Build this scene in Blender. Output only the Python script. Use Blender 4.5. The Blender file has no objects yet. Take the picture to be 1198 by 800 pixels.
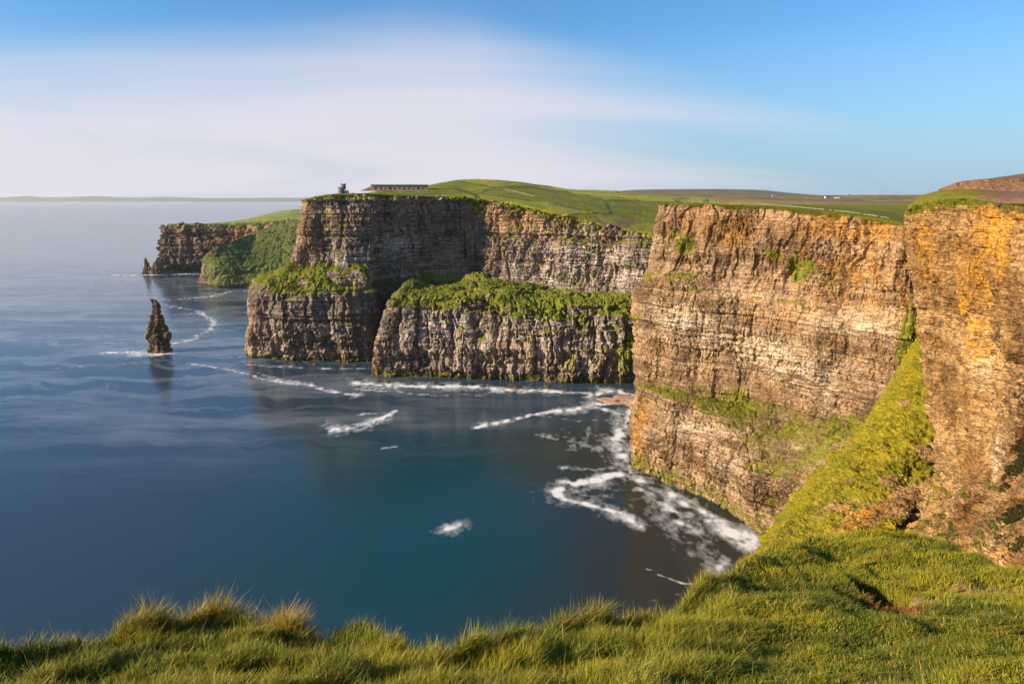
import bpy, math, random
import numpy as np
random.seed(7)
rng = np.random.default_rng(11)
sc = bpy.context.scene
col = sc.collection
R = math.radians

# ------------------------------------------------------------------ camera
FPX, CX, CY, H = 799.0, 599.0, 400.0, 200.0
PITCH = math.atan(168.0 / 799.0)
SP, CP = math.sin(PITCH), math.cos(PITCH)
cam_d = bpy.data.cameras.new('camera'); cam = bpy.data.objects.new('camera', cam_d); col.objects.link(cam)
cam.location = (0, 0, H); cam.rotation_euler = (R(90) - PITCH, 0, 0)
cam_d.sensor_width = 36.0; cam_d.lens = 36.0 * FPX / 1198.0
cam_d.clip_start = 0.1; cam_d.clip_end = 600000
sc.camera = cam

def P(px, py, Y):
    """real-world point at depth Y that the photo shows at px,py"""
    ry = FPX * CP + (CY - py) * SP; rz = -FPX * SP + (CY - py) * CP
    t = Y / ry
    return ((px - CX) * t, Y, H + rz * t)
def S(px, py, z=0.0):
    """real-world point at height z"""
    ry = FPX * CP + (CY - py) * SP; rz = -FPX * SP + (CY - py) * CP
    t = (z - H) / rz
    return ((px - CX) * t, ry * t, z)
def proj(p):
    x = p[..., 0]; y = p[..., 1]; z = p[..., 2] - H
    d = y * CP - z * SP; u = y * SP + z * CP
    d = np.where(d < 0.1, 0.1, d)
    return np.stack([CX + FPX * x / d, CY - FPX * u / d], -1)

# ------------------------------------------------------------------ noise
def _hash(ix, iy, iz, seed):
    h = (ix.astype(np.int64) * 374761393 + iy.astype(np.int64) * 668265263 + iz.astype(np.int64) * 2147483647 + seed * 1274126177) & 0xffffffff
    h = ((h ^ (h >> 13)) * 1274126177) & 0xffffffff
    h = ((h ^ (h >> 16)) * 2246822519) & 0xffffffff
    h = h ^ (h >> 15)
    return (h & 0xffffff).astype(np.float32) / 16777215.0
def vn(p, seed=0):
    """value noise, -1..1"""
    f = np.floor(p); i = f.astype(np.int64); t = (p - f).astype(np.float32); t = t * t * t * (t * (t * 6 - 15) + 10)
    r = 0
    for dx in (0, 1):
        wx = t[..., 0] if dx else 1 - t[..., 0]
        for dy in (0, 1):
            wy = t[..., 1] if dy else 1 - t[..., 1]
            for dz in (0, 1):
                wz = t[..., 2] if dz else 1 - t[..., 2]
                r = r + _hash(i[..., 0] + dx, i[..., 1] + dy, i[..., 2] + dz, seed) * wx * wy * wz
    return r * 2 - 1
def fbm(p, sc_, octs=4, seed=0, gain=0.5, lac=2.03):
    p = np.asarray(p) / np.asarray(sc_, dtype=float); a = 1.0; r = 0; tot = 0
    for o in range(octs):
        r = r + a * vn(p + 17.3 * o, seed + o * 7); tot += a; a *= gain; p = p * lac
    return r / tot
def ridged(p, sc_, octs=4, seed=0):
    p = np.asarray(p) / np.asarray(sc_, dtype=float); a = 1.0; r = 0; tot = 0
    for o in range(octs):
        r = r + a * (1 - 2.2 * np.abs(vn(p + 9.7 * o, seed + o * 5))); tot += a; a *= 0.5; p = p * 2.1
    return r / tot
def cell(p, size, seed):
    q = np.floor(p / np.asarray(size, dtype=float)).astype(np.int64)
    return _hash(q[..., 0], q[..., 1], q[..., 2], seed) * 2 - 1
def sstep(a, b, x):
    t = np.clip((x - a) / (b - a), 0, 1); return t * t * (3 - 2 * t)

# ------------------------------------------------------------------ mesh helpers
def tag(o, label=None, cat=None, group=None, kind=None):
    if label: o['label'] = label
    if cat: o['category'] = cat
    if group: o['group'] = group
    if kind: o['kind'] = kind
    return o
def mesh_np(name, verts, faces4=None, tris=None, mat=None, parent=None, smooth=False):
    me = bpy.data.meshes.new(name)
    v = np.ascontiguousarray(verts, dtype=np.float32).reshape(-1, 3)
    me.vertices.add(len(v)); me.vertices.foreach_set('co', v.ravel())
    loops = []; starts = []; n = 0
    if faces4 is not None and len(faces4):
        f = np.asarray(faces4, dtype=np.int32); loops.append(f.ravel()); starts.append(np.arange(len(f), dtype=np.int32) * 4); n = f.size
    if tris is not None and len(tris):
        f = np.asarray(tris, dtype=np.int32); loops.append(f.ravel()); starts.append(n + np.arange(len(f), dtype=np.int32) * 3)
    loops = np.concatenate(loops); starts = np.concatenate(starts)
    me.loops.add(len(loops)); me.loops.foreach_set('vertex_index', loops)
    me.polygons.add(len(starts)); me.polygons.foreach_set('loop_start', starts)
    me.update(calc_edges=True); me.validate()
    me.polygons.foreach_set('use_smooth', np.full(len(me.polygons), smooth, dtype=bool))
    if mat: me.materials.append(mat)
    o = bpy.data.objects.new(name, me); col.objects.link(o)
    if parent: o.parent = parent
    return o
def attr(o, name, arr):
    a = o.data.attributes.new(name, 'FLOAT_COLOR', 'POINT')
    arr = np.asarray(arr, dtype=np.float32)
    if arr.shape[-1] == 3: arr = np.concatenate([arr, np.ones(arr.shape[:-1] + (1,), np.float32)], -1)
    a.data.foreach_set('color', np.ascontiguousarray(arr).ravel())
def gridfaces(nr, nc, off=0):
    i = np.arange(nr * nc).reshape(nr, nc) + off
    return np.stack([i[:-1, :-1], i[:-1, 1:], i[1:, 1:], i[1:, :-1]], -1).reshape(-1, 4)

def _interp(ctrl, counts, k):
    """cardinal interpolation along axis 0 of ctrl (n, m, 3)"""
    n = ctrl.shape[0]
    h = np.linalg.norm(np.diff(ctrl, axis=0), axis=-1).mean(1) + 1e-6
    d = np.diff(ctrl, axis=0) / h[:, None, None]
    m = np.zeros_like(ctrl)
    m[0] = d[0]; m[-1] = d[-1]
    for i in range(1, n - 1):
        m[i] = (d[i - 1] * h[i] + d[i] * h[i - 1]) / (h[i] + h[i - 1])
    out = []
    for i in range(n - 1):
        t = np.linspace(0, 1, counts[i], endpoint=False)[:, None, None]
        a = ctrl[i]; b = ctrl[i + 1]; ma = m[i] * h[i]; mb = m[i + 1] * h[i]
        herm = (2*t**3 - 3*t**2 + 1) * a + (t**3 - 2*t**2 + t) * ma + (-2*t**3 + 3*t**2) * b + (t**3 - t**2) * mb
        out.append(herm * k + (a + (b - a) * t) * (1 - k))
    out.append(ctrl[-1:])
    return np.concatenate(out, 0)
def loft(rows, ures, vres, ku=0.85, kv=0.35):
    """rows: list of rows of points; returns dense grid + fractional row coordinate"""
    c = np.array(rows, dtype=float)
    hv = np.linalg.norm(np.diff(c, axis=0), axis=-1).mean(1)
    if np.isscalar(vres): vres = [vres] * len(hv)
    nv = [max(2, int(round(a / b))) for a, b in zip(hv, vres)]
    g = _interp(c, nv, kv)
    vc = np.concatenate([i + np.linspace(0, 1, n, endpoint=False) for i, n in enumerate(nv)] + [[len(nv)]])
    hu = np.linalg.norm(np.diff(c, axis=1), axis=-1)[:6].mean(0)
    if np.isscalar(ures): ures = [ures] * len(hu)
    nu = [max(2, int(round(a / b))) for a, b in zip(hu, ures)]
    g = _interp(g.transpose(1, 0, 2), nu, ku).transpose(1, 0, 2)
    uc = np.concatenate([i + np.linspace(0, 1, n, endpoint=False) for i, n in enumerate(nu)] + [[len(nu)]])
    return g, vc[:, None] * np.ones(g.shape[1]), uc[None, :] * np.ones((g.shape[0], 1))
def normals(g, blur=0):
    du = np.gradient(g, axis=1); dv = np.gradient(g, axis=0)
    n = np.cross(du, dv)
    n /= np.linalg.norm(n, axis=-1, keepdims=True) + 1e-9
    for _ in range(blur):
        n[1:-1] = (n[:-2] + n[1:-1] * 2 + n[2:]) / 4
        n[:, 1:-1] = (n[:, :-2] + n[:, 1:-1] * 2 + n[:, 2:]) / 4
    n /= np.linalg.norm(n, axis=-1, keepdims=True) + 1e-9
    return n
def rockdisp(p, s=1.0, seed=0, joints=1.0, strata=1.0, blocks=1.0):
    """outward displacement of a cliff face, metres: buttresses, clefts, continuous beds cut by upright joints"""
    w = np.stack([fbm(p, 16 * s, 2, seed + 50 + k) for k in range(3)], -1) * 4 * s * np.array([1, 1, .12])
    q = p + w; q2 = q + np.stack([fbm(p, 3.5 * s, 2, seed + 60 + k) for k in range(3)], -1) * .7 * s * np.array([1, 1, .15])
    rough = .5 + .9 * sstep(-.35, .4, fbm(p, (30 * s, 30 * s, 18 * s), 2, seed + 21))      # calmer and rougher stretches
    d = 7 * s * fbm(p, (40 * s, 40 * s, 100 * s), 3, seed)
    d = d - joints * s * 9 * np.clip(ridged(p + w * 1.6, (30 * s, 30 * s, 170 * s), 2, seed + 22) - .35, 0, 1)
    d = d - joints * s * 9 * np.clip(ridged(q, (11 * s, 11 * s, 60 * s), 2, seed + 24) - .40, 0, 1)
    d = d - joints * s * 4 * rough * np.clip(ridged(q2, (4.5 * s, 4.5 * s, 24 * s), 2, seed + 25) - .38, 0, 1)
    # beds: irregular thickness, continuous along the face
    zz = q2[..., 2] + 1.5 * s * fbm(p, (90 * s, 90 * s, 999), 2, seed + 30)
    one = np.zeros_like(zz)
    def bed(t, sd_): return cell(np.stack([one, one, zz + .35 * t * s * vn(np.stack([one, one, zz / (1.7 * t * s)], -1), sd_ + 1)], -1), (1, 1, t * s), sd_)
    zone = sstep(-.3, .3, fbm(p, (70 * s, 70 * s, 20 * s), 2, seed + 31))
    d = d + strata * (2.3 * s * bed(11, seed + 9) + (.5 + .8 * zone) * (1.3 * s * bed(4.1, seed + 10) + .75 * s * bed(1.9, seed + 11)))
    # blocks between joints; block height follows the beds
    lay = np.floor(zz / (4.1 * s)); off = _hash(lay.astype(np.int64), one.astype(np.int64), one.astype(np.int64), seed + 40)
    qb = q2 + (off * 37 * s)[..., None] * np.array([1, .6, 0])
    d = d + blocks * rough * (1.5 * s * cell(np.stack([qb[..., 0], qb[..., 1], zz], -1), (7 * s, 7 * s, 4.1 * s), seed + 5)
                     + .9 * s * cell(np.stack([qb[..., 0], qb[..., 1], zz], -1), (3.2 * s, 3.2 * s, 1.9 * s), seed + 6) + .35 * s * cell(np.stack([qb[..., 0], qb[..., 1], zz], -1), (1.6 * s, 1.6 * s, .95 * s), seed + 8))
    d = d + joints * 2.0 * s * cell(q, (15 * s, 15 * s, 30 * s), seed + 23)
    d = d + .45 * s * rough * ridged(p, 5 * s, 3, seed + 12) + .2 * s * fbm(p, 1.5 * s, 2, seed + 13)
    return d
def blobs(g, specs, seed=0):
    """3-D patches anchored on the surface spot seen at px,py; radius in metres"""
    pr = proj(g); m = np.zeros(g.shape[:2])
    for (px, py, r, rz, s) in specs:
        d2 = (pr[..., 0] - px) ** 2 + (pr[..., 1] - py) ** 2
        c = g[np.unravel_index(np.argmin(d2), d2.shape)]
        dd = (g - c) / np.array([r, r, rz])
        m = np.maximum(m, s * np.exp(-(dd ** 2).sum(-1)))
    return m

# ------------------------------------------------------------------ node helpers
class NT:
    def __init__(s, name):
        s.m = bpy.data.materials.new(name); s.m.use_nodes = True; s.t = s.m.node_tree; s.t.nodes.clear()
        s.out = s.t.nodes.new('ShaderNodeOutputMaterial')
    def n(s, typ, **kw):
        nd = s.t.nodes.new(typ)
        for k, v in kw.items(): setattr(nd, k, v)
        return nd
    def l(s, a, b): s.t.links.new(a, b)
    def _in(s, sock, v):
        if hasattr(v, 'is_output') or isinstance(v, bpy.types.NodeSocket): s.l(v, sock)
        else: sock.default_value = v
    def pos(s): return s.n('ShaderNodeNewGeometry').outputs['Position']
    def mapv(s, v, scale):
        m = s.n('ShaderNodeMapping'); s.l(v, m.inputs['Vector']); m.inputs['Scale'].default_value = scale; return m.outputs[0]
    def noise(s, v, scale, detail=5, rough=.55, dist=0.0):
        n = s.n('ShaderNodeTexNoise'); s.l(v, n.inputs['Vector']); n.inputs['Scale'].default_value = scale
        n.inputs['Detail'].default_value = detail; n.inputs['Roughness'].default_value = rough; n.inputs['Distortion'].default_value = dist
        return n.outputs['Fac']
    def vor(s, v, scale, feature='DISTANCE_TO_EDGE', out='Distance'):
        n = s.n('ShaderNodeTexVoronoi', feature=feature); s.l(v, n.inputs['Vector']); n.inputs['Scale'].default_value = scale
        return n.outputs[out]
    def ramp(s, f, stops):
        r = s.n('ShaderNodeValToRGB'); s._in(r.inputs[0], f); cr = r.color_ramp
        while len(cr.elements) < len(stops): cr.elements.new(.5)
        for e, (p, c) in zip(cr.elements, stops):
            e.position = p; e.color = (c, c, c, 1) if np.isscalar(c) else tuple(c) + (1,)
        return r.outputs[0]
    def mix(s, f, a, b, typ='MIX'):
        m = s.n('ShaderNodeMix', data_type='RGBA', blend_type=typ); s._in(m.inputs[0], f)
        for sk, v in ((m.inputs[6], a), (m.inputs[7], b)):
            if isinstance(v, tuple) and len(v) == 3: v = v + (1,)
            s._in(sk, v)
        return m.outputs[2]
    def math(s, op, a, b=0.0, c=None, clamp=False):
        m = s.n('ShaderNodeMath', operation=op, use_clamp=clamp); s._in(m.inputs[0], a); s._in(m.inputs[1], b)
        if c is not None: s._in(m.inputs[2], c)
        return m.outputs[0]
    def attr(s, name):
        a = s.n('ShaderNodeAttribute', attribute_name=name); sp = s.n('ShaderNodeSeparateColor'); s.l(a.outputs['Color'], sp.inputs[0])
        return sp.outputs[0], sp.outputs[1], sp.outputs[2], a.outputs['Alpha'], a.outputs['Color']
    def bsdf(s, color, rough=.9, bump=None, bstr=.5, bdist=1.0, spec=.2, **kw):
        b = s.n('ShaderNodeBsdfPrincipled'); s._in(b.inputs['Base Color'], color if not (isinstance(color, tuple) and len(color) == 3) else color + (1,))
        s._in(b.inputs['Roughness'], rough); b.inputs['Specular IOR Level'].default_value = spec
        if bump is not None:
            bp = s.n('ShaderNodeBump'); bp.inputs['Strength'].default_value = bstr; bp.inputs['Distance'].default_value = bdist
            s.l(bump, bp.inputs['Height']); s.l(bp.outputs[0], b.inputs['Normal'])
        s.l(b.outputs[0], s.out.inputs[0]); return b

def rock_material(name, dark, mid, light, white, ochre, green, yellow, k=1.0, brown=(.15, .10, .06)):
    """k: size of the detail; mask = grass, white, ochre, dark (lichen, wet rock, painted shade); mask2 = bog, yellow grass, wet/moss"""
    t = NT(name); p = t.pos()
    gm, wm, om, al, _ = t.attr('mask'); bog, yel, moss, inl, _ = t.attr('mask2')
    st = t.noise(t.mapv(p, (.018 / k, .018 / k, .5 / k)), 1.0, 6, .62, .15)
    pa = t.noise(p, .045 / k, 5, .6, .4)
    fiA = t.noise(t.mapv(p, (1, 1, .45)), .55 / k, 8, .68, .2)
    fiB = t.noise(t.mapv(p, (.10 / k, .10 / k, 1.25 / k)), 1.0, 8, .68, .15)
    fw = t.ramp(t.noise(t.mapv(p, (.02 / k, .02 / k, .05 / k)), 1.0, 3, .6), [(.42, .12), (.58, .72)])
    fi = t.math('ADD', t.math('MULTIPLY', fiA, t.math('SUBTRACT', 1.0, fw)), t.math('MULTIPLY', fiB, fw))
    vs = t.noise(t.mapv(p, (1, 1, .12)), .16 / k, 6, .65, .6)
    c = t.mix(t.ramp(st, [(.36, 0), (.62, 1)]), mid, light)
    c = t.mix(t.ramp(pa, [(.4, 0), (.62, .8)]), c, dark)
    zl = t.noise(t.mapv(p, (.003, .003, .075 / k)), 1.0, 3, .7)
    c = t.mix(t.ramp(zl, [(.40, .55), (.50, 0)]), c, tuple(a_ * .55 + b_ * .25 for a_, b_ in zip(mid, dark)))
    c = t.mix(t.ramp(zl, [(.52, 0), (.62, .45)]), c, tuple(min(1, x * 1.15) for x in light))
    vm = t.ramp(t.noise(p, .03 / k, 3, .6), [(.42, .1), (.6, 1)])
    c = t.mix(t.math('MULTIPLY', vm, t.ramp(vs, [(.32, .75), (.46, 0)])), c, tuple(x * .6 for x in dark))
    oc = t.math('MULTIPLY', t.math('ADD', om, .12), t.ramp(t.noise(t.mapv(p, (1, 1, .5)), .09 / k, 6, .65, .8), [(.40, .15), (.60, 1.4)]), clamp=True)
    c = t.mix(t.math('MULTIPLY', oc, .8), c, ochre)
    wh = t.math('MULTIPLY', wm, t.ramp(t.noise(t.mapv(p, (.07, .07, .75)), 1.0 / k, 7, .68, .3), [(.47, 0), (.56, 1)]), clamp=True)
    c = t.mix(wh, c, white)
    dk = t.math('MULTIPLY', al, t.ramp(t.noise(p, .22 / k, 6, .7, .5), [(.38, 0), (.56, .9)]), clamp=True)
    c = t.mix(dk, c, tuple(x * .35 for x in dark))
    c = t.mix(.85, c, t.ramp(fi, [(.34, .3), (.5, 1), (.66, 1.6)]), 'MULTIPLY')
    # warped joints
    wv = t.n('ShaderNodeTexNoise'); t.l(p, wv.inputs['Vector']); wv.inputs['Scale'].default_value = .18 / k; wv.inputs['Detail'].default_value = 3
    wa = t.n('ShaderNodeVectorMath', operation='MULTIPLY_ADD'); t.l(wv.outputs['Color'], wa.inputs[0]); wa.inputs[1].default_value = (5 * k, 5 * k, 1.2 * k); t.l(p, wa.inputs[2])
    e1 = t.vor(t.mapv(wa.outputs[0], (.10 / k, .10 / k, .42 / k)), 1.0)
    e2 = t.vor(t.mapv(wa.outputs[0], (.34 / k, .34 / k, 1.0 / k)), 1.0)
    wb = t.n('ShaderNodeVectorMath', operation='MULTIPLY_ADD'); t.l(wv.outputs['Color'], wb.inputs[0]); wb.inputs[1].default_value = (12 * k, 12 * k, 14 * k); t.l(p, wb.inputs[2])
    e3 = t.vor(t.mapv(wb.outputs[0], (.13 / k, .13 / k, .035 / k)), 1.0)
    e3m = t.ramp(t.noise(p, .06 / k, 4, .6), [(.44, 0), (.54, 1)])
    e3r = t.mix(e3m, (1, 1, 1), t.ramp(e3, [(0, .12), (.05, 1)]))
    crack = t.math('MULTIPLY', t.ramp(e1, [(0, .25), (.045, 1)]), t.ramp(e2, [(0, .65), (.07, 1)]))
    c = t.mix(.8, c, crack, 'MULTIPLY')
    c = t.mix(.85, c, e3r, 'MULTIPLY')
    # vegetation
    gn = t.noise(p, .5 / k, 8, .7, .3); gn2 = t.noise(p, .07 / k, 5, .6, .3)
    gc = t.mix(t.math('MULTIPLY', yel, t.ramp(gn2, [(.3, .4), (.6, 1)]), clamp=True), green, yellow)
    fp = t.vor(t.mapv(p, (.006, .004, 0.0)), 1.0, 'F1', 'Color')
    fs = t.n('ShaderNodeSeparateColor'); t.l(fp, fs.inputs[0])
    gc = t.mix(t.math('MULTIPLY', bog, t.ramp(fs.outputs[0], [(.25, .35), (.45, 1)]), clamp=True), gc, brown)
    fed = t.vor(t.mapv(p, (.006, .004, 0.0)), 1.0)
    gc = t.mix(inl, gc, t.ramp(fs.outputs[1], [(0, .7), (1, 1.5)]), 'MULTIPLY')
    gc = t.mix(t.math('MULTIPLY', inl, t.math('MULTIPLY', t.ramp(fed, [(.012, 1), (.02, 0)]), t.ramp(gn2, [(.45, 0), (.5, .8)]))), gc, (.03, .035, .02))
    gc = t.mix(.8, gc, t.ramp(gn, [(.3, .35), (.5, 1), (.7, 1.6)]), 'MULTIPLY')
    gf = t.ramp(t.math('ADD', gm, t.math('ADD', t.math('MULTIPLY', t.math('SUBTRACT', t.noise(p, .12 / k, 5, .6), .5), .9), t.math('MULTIPLY', t.math('SUBTRACT', t.noise(p, 1.1 / k, 5, .75), .5), 1.3))), [(.40, 0), (.62, 1)])
    gf = t.math('MULTIPLY', gf, t.ramp(gm, [(.05, 0), (.2, 1)]))
    c = t.mix(gf, c, gc)
    ms = t.math('MULTIPLY', moss, t.ramp(t.noise(t.mapv(p, (1, 1, .35)), .3 / k, 6, .7), [(.42, 0), (.55, 1)]))
    c = t.mix(ms, c, (.16, .15, .02))
    bump = t.math('ADD', t.math('MULTIPLY', fi, 1.2 * k), t.math('MULTIPLY', t.math('MINIMUM', crack, 1.0), .7 * k))
    t.bsdf(c, .92, bump, .9, 1.0, .12)
    return t.m

M = {}
M['far'] = rock_material('far_rock', (.085, .062, .06), (.20, .14, .115), (.30, .215, .165), (.4, .36, .32), (.46, .24, .11), (.085, .105, .035), (.26, .27, .045), 2.2)
M['mid'] = rock_material('grey_rock', (.085, .066, .060), (.26, .19, .15), (.45, .34, .27), (.62, .56, .49), (.44, .23, .10), (.10, .13, .018), (.34, .30, .025), 1.3, brown=(.20, .12, .075))
M['main'] = rock_material('golden_rock', (.075, .038, .020), (.31, .185, .10), (.49, .335, .20), (.70, .58, .43), (.52, .25, .045), (.085, .12, .012), (.28, .24, .018), .8, brown=(.20, .12, .075))
M['near'] = rock_material('ochre_rock', (.08, .036, .014), (.32, .175, .07), (.49, .31, .14), (.66, .53, .36), (.62, .28, .025), (.085, .11, .010), (.42, .285, .015), .55, brown=(.22, .12, .065))

def simple(name, c, rough=.9, var=.25, scale=1.0, bump=.3, spec=.2):
    t = NT(name); p = t.pos(); n = t.noise(p, scale, 6, .65)
    cc = t.mix(1.0, c, t.ramp(n, [(.3, 1 - var), (.7, 1 + var)]), 'MULTIPLY')
    t.bsdf(cc, rough, n, bump, .3 / scale, spec); return t.m

# ------------------------------------------------------------------ cliffs
MASKS = {}
def QFz(g): return g[..., 2] + 6 * fbm(g, (60, 60, 60), 2, 555)
def build_cliff(name, g, vc, uc, mat, top_row, amp, seed, s=1.0, grass=(), white=(), ochre=(), dark=(), yel=0.3, lump=0.0, tusk=1.0, bogfn=None, mossz=0.0,
                big=0.0, blocks=1.0, soil=None, tide=0.0, ledge=(), flat=True, joints=1.0, strata=1.0, topgrass=6.0, ampmap=None, slopegrass=(.42, .7), gbase=0.0, hillamp=1.2, yelspec=(), allow=None):
    n = normals(g, 6)
    outw = n.copy(); outw[..., 2] *= .35; outw /= np.linalg.norm(outw, axis=-1, keepdims=True) + 1e-9
    wall = 1 - sstep(top_row - .04, top_row + .15, vc)
    for a in ledge:       # ledge rows: less displacement there
        wall = wall * (1 - .6 * np.exp(-((vc - a) / .35) ** 2))
    d = rockdisp(g, s, seed, joints, strata, blocks) * amp * wall
    if ampmap is not None: d = d * ampmap
    if big: d = d + wall * big * (fbm(g, (24 + 4 * big, 24 + 4 * big, 140), 3, seed + 201) * 1.1 - .8 * np.clip(ridged(g, (34, 34, 260), 2, seed + 202) - .3, 0, 1) + .35 * fbm(g, (18, 18, 14), 2, seed + 203))
    q = g + outw * d[..., None]
    flatm = sstep(top_row - .05, top_row + .1, vc)
    dist = np.sqrt(g[..., 0] ** 2 + g[..., 1] ** 2)
    q[..., 2] += flatm * hillamp * (fbm(g, (60, 60, 999), 4, seed + 77) * np.minimum(1, dist / 900) * 2 + .4 * fbm(g, (7 * s, 7 * s, 999), 3, seed + 78))
    # vegetation on whatever is not steep + patches
    n2 = normals(q, 5 if s > .7 else 8)
    nz = np.abs(n2[..., 2])
    gm = sstep(slopegrass[0], slopegrass[1], nz + .18 * fbm(g, 9 * s, 3, seed + 31))
    gm = np.maximum(gm * .9, gbase)
    if allow is not None: gm = gm * allow
    if topgrass:
        # turf hanging over the rim, a metre-scale ragged edge
        topz = np.take_along_axis(g[..., 2], np.argmax(vc >= top_row, 0)[None, :], 0)
        hang = topgrass * (.6 + .9 * fbm(g, (10 * s, 10 * s, 999), 4, seed + 41))
        gm = np.maximum(gm, sstep(-.5, .8, (hang - (topz - g[..., 2])) / (1.5 * s)) * (vc > top_row - 1.2))
    gm = np.maximum(gm, flatm)
    gb = blobs(g, grass)
    gm = np.maximum(gm, gb * (1 + .5 * fbm(g, 6 * s, 3, seed + 90)))
    # grass builds soft tussocks
    tus = np.clip(gm, 0, 1) * (1 - flatm)
    q += n2 * (tus * (tusk * .6 * s * fbm(g, 3.2 * s, 3, seed + 55) + lump * fbm(g, 9 * s, 4, seed + 56) - .6 * lump * np.clip(ridged(g, 14 * s, 2, seed + 57) - .2, 0, 1)))[..., None]
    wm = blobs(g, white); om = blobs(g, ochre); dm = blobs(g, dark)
    if soil: # eroded earth lying on a shelf
        sw = sstep(soil[0] - .15, soil[0] + .2, vc) * (1 - sstep(soil[1] - .1, soil[1] + .15, vc)) * sstep(soil[2] - .5, soil[2] + .5, uc)
        gm = np.maximum(gm, sw * (.62 + .5 * fbm(g, 8, 3, seed + 95)))
    else: sw = 0
    z = g[..., 2]
    if tide: dm = np.maximum(dm, 1.2 * (1 - sstep(tide * .6, tide, z + 2 * fbm(g, 8, 2, 6))))
    moss = (1 - sstep(mossz * .5, mossz, z + 4 * fbm(g, 12, 2, 5))) if mossz else np.zeros_like(z)
    bog = bogfn(q) if bogfn else np.zeros_like(z)
    bog = bog + sw * (1.2 + 2.2 * fbm(g, 12, 3, seed + 96))
    o = mesh_np(name, q, gridfaces(*g.shape[:2]), None, mat, smooth=not flat)
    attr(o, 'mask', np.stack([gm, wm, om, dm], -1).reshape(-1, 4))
    ym = np.clip(yel + .3 * fbm(g, 25 * s, 3, seed + 66) + blobs(g, yelspec), 0, 1)
    attr(o, 'mask2', np.stack([bog, ym, moss, flatm * (dist > 450)], -1).reshape(-1, 4))
    tag(o, kind='structure')
    MASKS[name] = (q, gm * (1 - flatm), ym, n2)
    return o, q

# --- the far headland and its lower green spur
def W(x, y, z): return (x, y, z)
fa = [
 [W(-880, 2200, -8), S(186, 320, -8), S(235, 319, -8), P(300, 322, 1850), P(350, 322, 1800), P(430, 322, 1750)],
 [W(-870, 2200, 20), P(190, 311, 1885), P(236, 310, 1885), P(300, 310, 1860), P(350, 310, 1810), P(430, 312, 1760)],
 [W(-850, 2210, 125), P(195, 266, 1895), P(240, 264, 1900), P(303, 260, 1880), P(345, 261, 1800), P(430, 256, 1750)],
 [W(-845, 2215, 127), P(197, 264.5, 1910), P(241, 262.5, 1915), P(305, 258, 1900), P(347, 256, 1820), P(430, 252, 1770)],
 [W(-830, 2300, 118), P(215, 264.5, 2050), P(250, 262.5, 2050), P(312, 253, 2050), P(350, 248, 2050), P(430, 246, 2000)],
 [W(-700, 3000, 90), P(280, 262, 2500), P(300, 255, 2500), P(330, 247, 2500), P(365, 244, 2500), P(450, 242, 2400)],
 [W(-500, 3600, 60), P(310, 262, 3100), P(330, 258, 3100), P(350, 248, 3100), P(380, 245, 3100), P(470, 240, 3000)]]
g, vc, uc = loft(fa, 2.4, [3, 2.2, 2.2, 8, 25, 30])
build_cliff('far_headland', g, vc, uc, M['far'], 2.9, 1.0, 101, 1.7, mossz=0, yel=.5, topgrass=2,
            ochre=[(285, 270, 90, 60, 1.2), (225, 275, 60, 50, .4)], grass=[(330, 256, 60, 30, 1.2)], white=[(250, 312, 60, 20, .6)])
sp = [
 [W(-700, 1750, -8), S(233, 335, -8), S(247, 340, -8), P(300, 340, 1540), P(350, 340, 1560), P(430, 335, 1600)],
 [W(-690, 1755, 15), P(233, 330, 1560), P(250, 333, 1530), P(300, 331, 1555), P(350, 331, 1575), P(430, 327, 1620)],
 [W(-680, 1760, 60), P(239, 304, 1572), P(258, 312, 1560), P(300, 308, 1600), P(350, 300, 1630), P(430, 300, 1650)],
 [W(-670, 1765, 90), P(251, 290, 1590), P(268, 283, 1615), P(299, 273, 1680), P(345, 262, 1720), P(430, 258, 1750)],
 [W(-650, 1790, 88), P(255, 290, 1620), P(272, 284, 1640), P(302, 269, 1720), P(347, 257, 1780), P(430, 250, 1800)],
 [W(-600, 1850, 60), P(262, 300, 1720), P(280, 295, 1740), P(308, 275, 1860), P(352, 258, 1880), P(430, 248, 1900)]]
g, vc, uc = loft(sp, 2.2, [3, 2.2, 2.2, 4, 10])
build_cliff('green_headland', g, vc, uc, M['far'], 4.6, .28, 131, 1.5, tusk=.1, yel=.35, topgrass=0, slopegrass=(.25, .45),
            grass=[(290, 310, 60, 30, 1.1), (330, 290, 90, 40, 1.2), (320, 320, 60, 18, .9)], ochre=[(240, 310, 12, 40, .8)])

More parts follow.
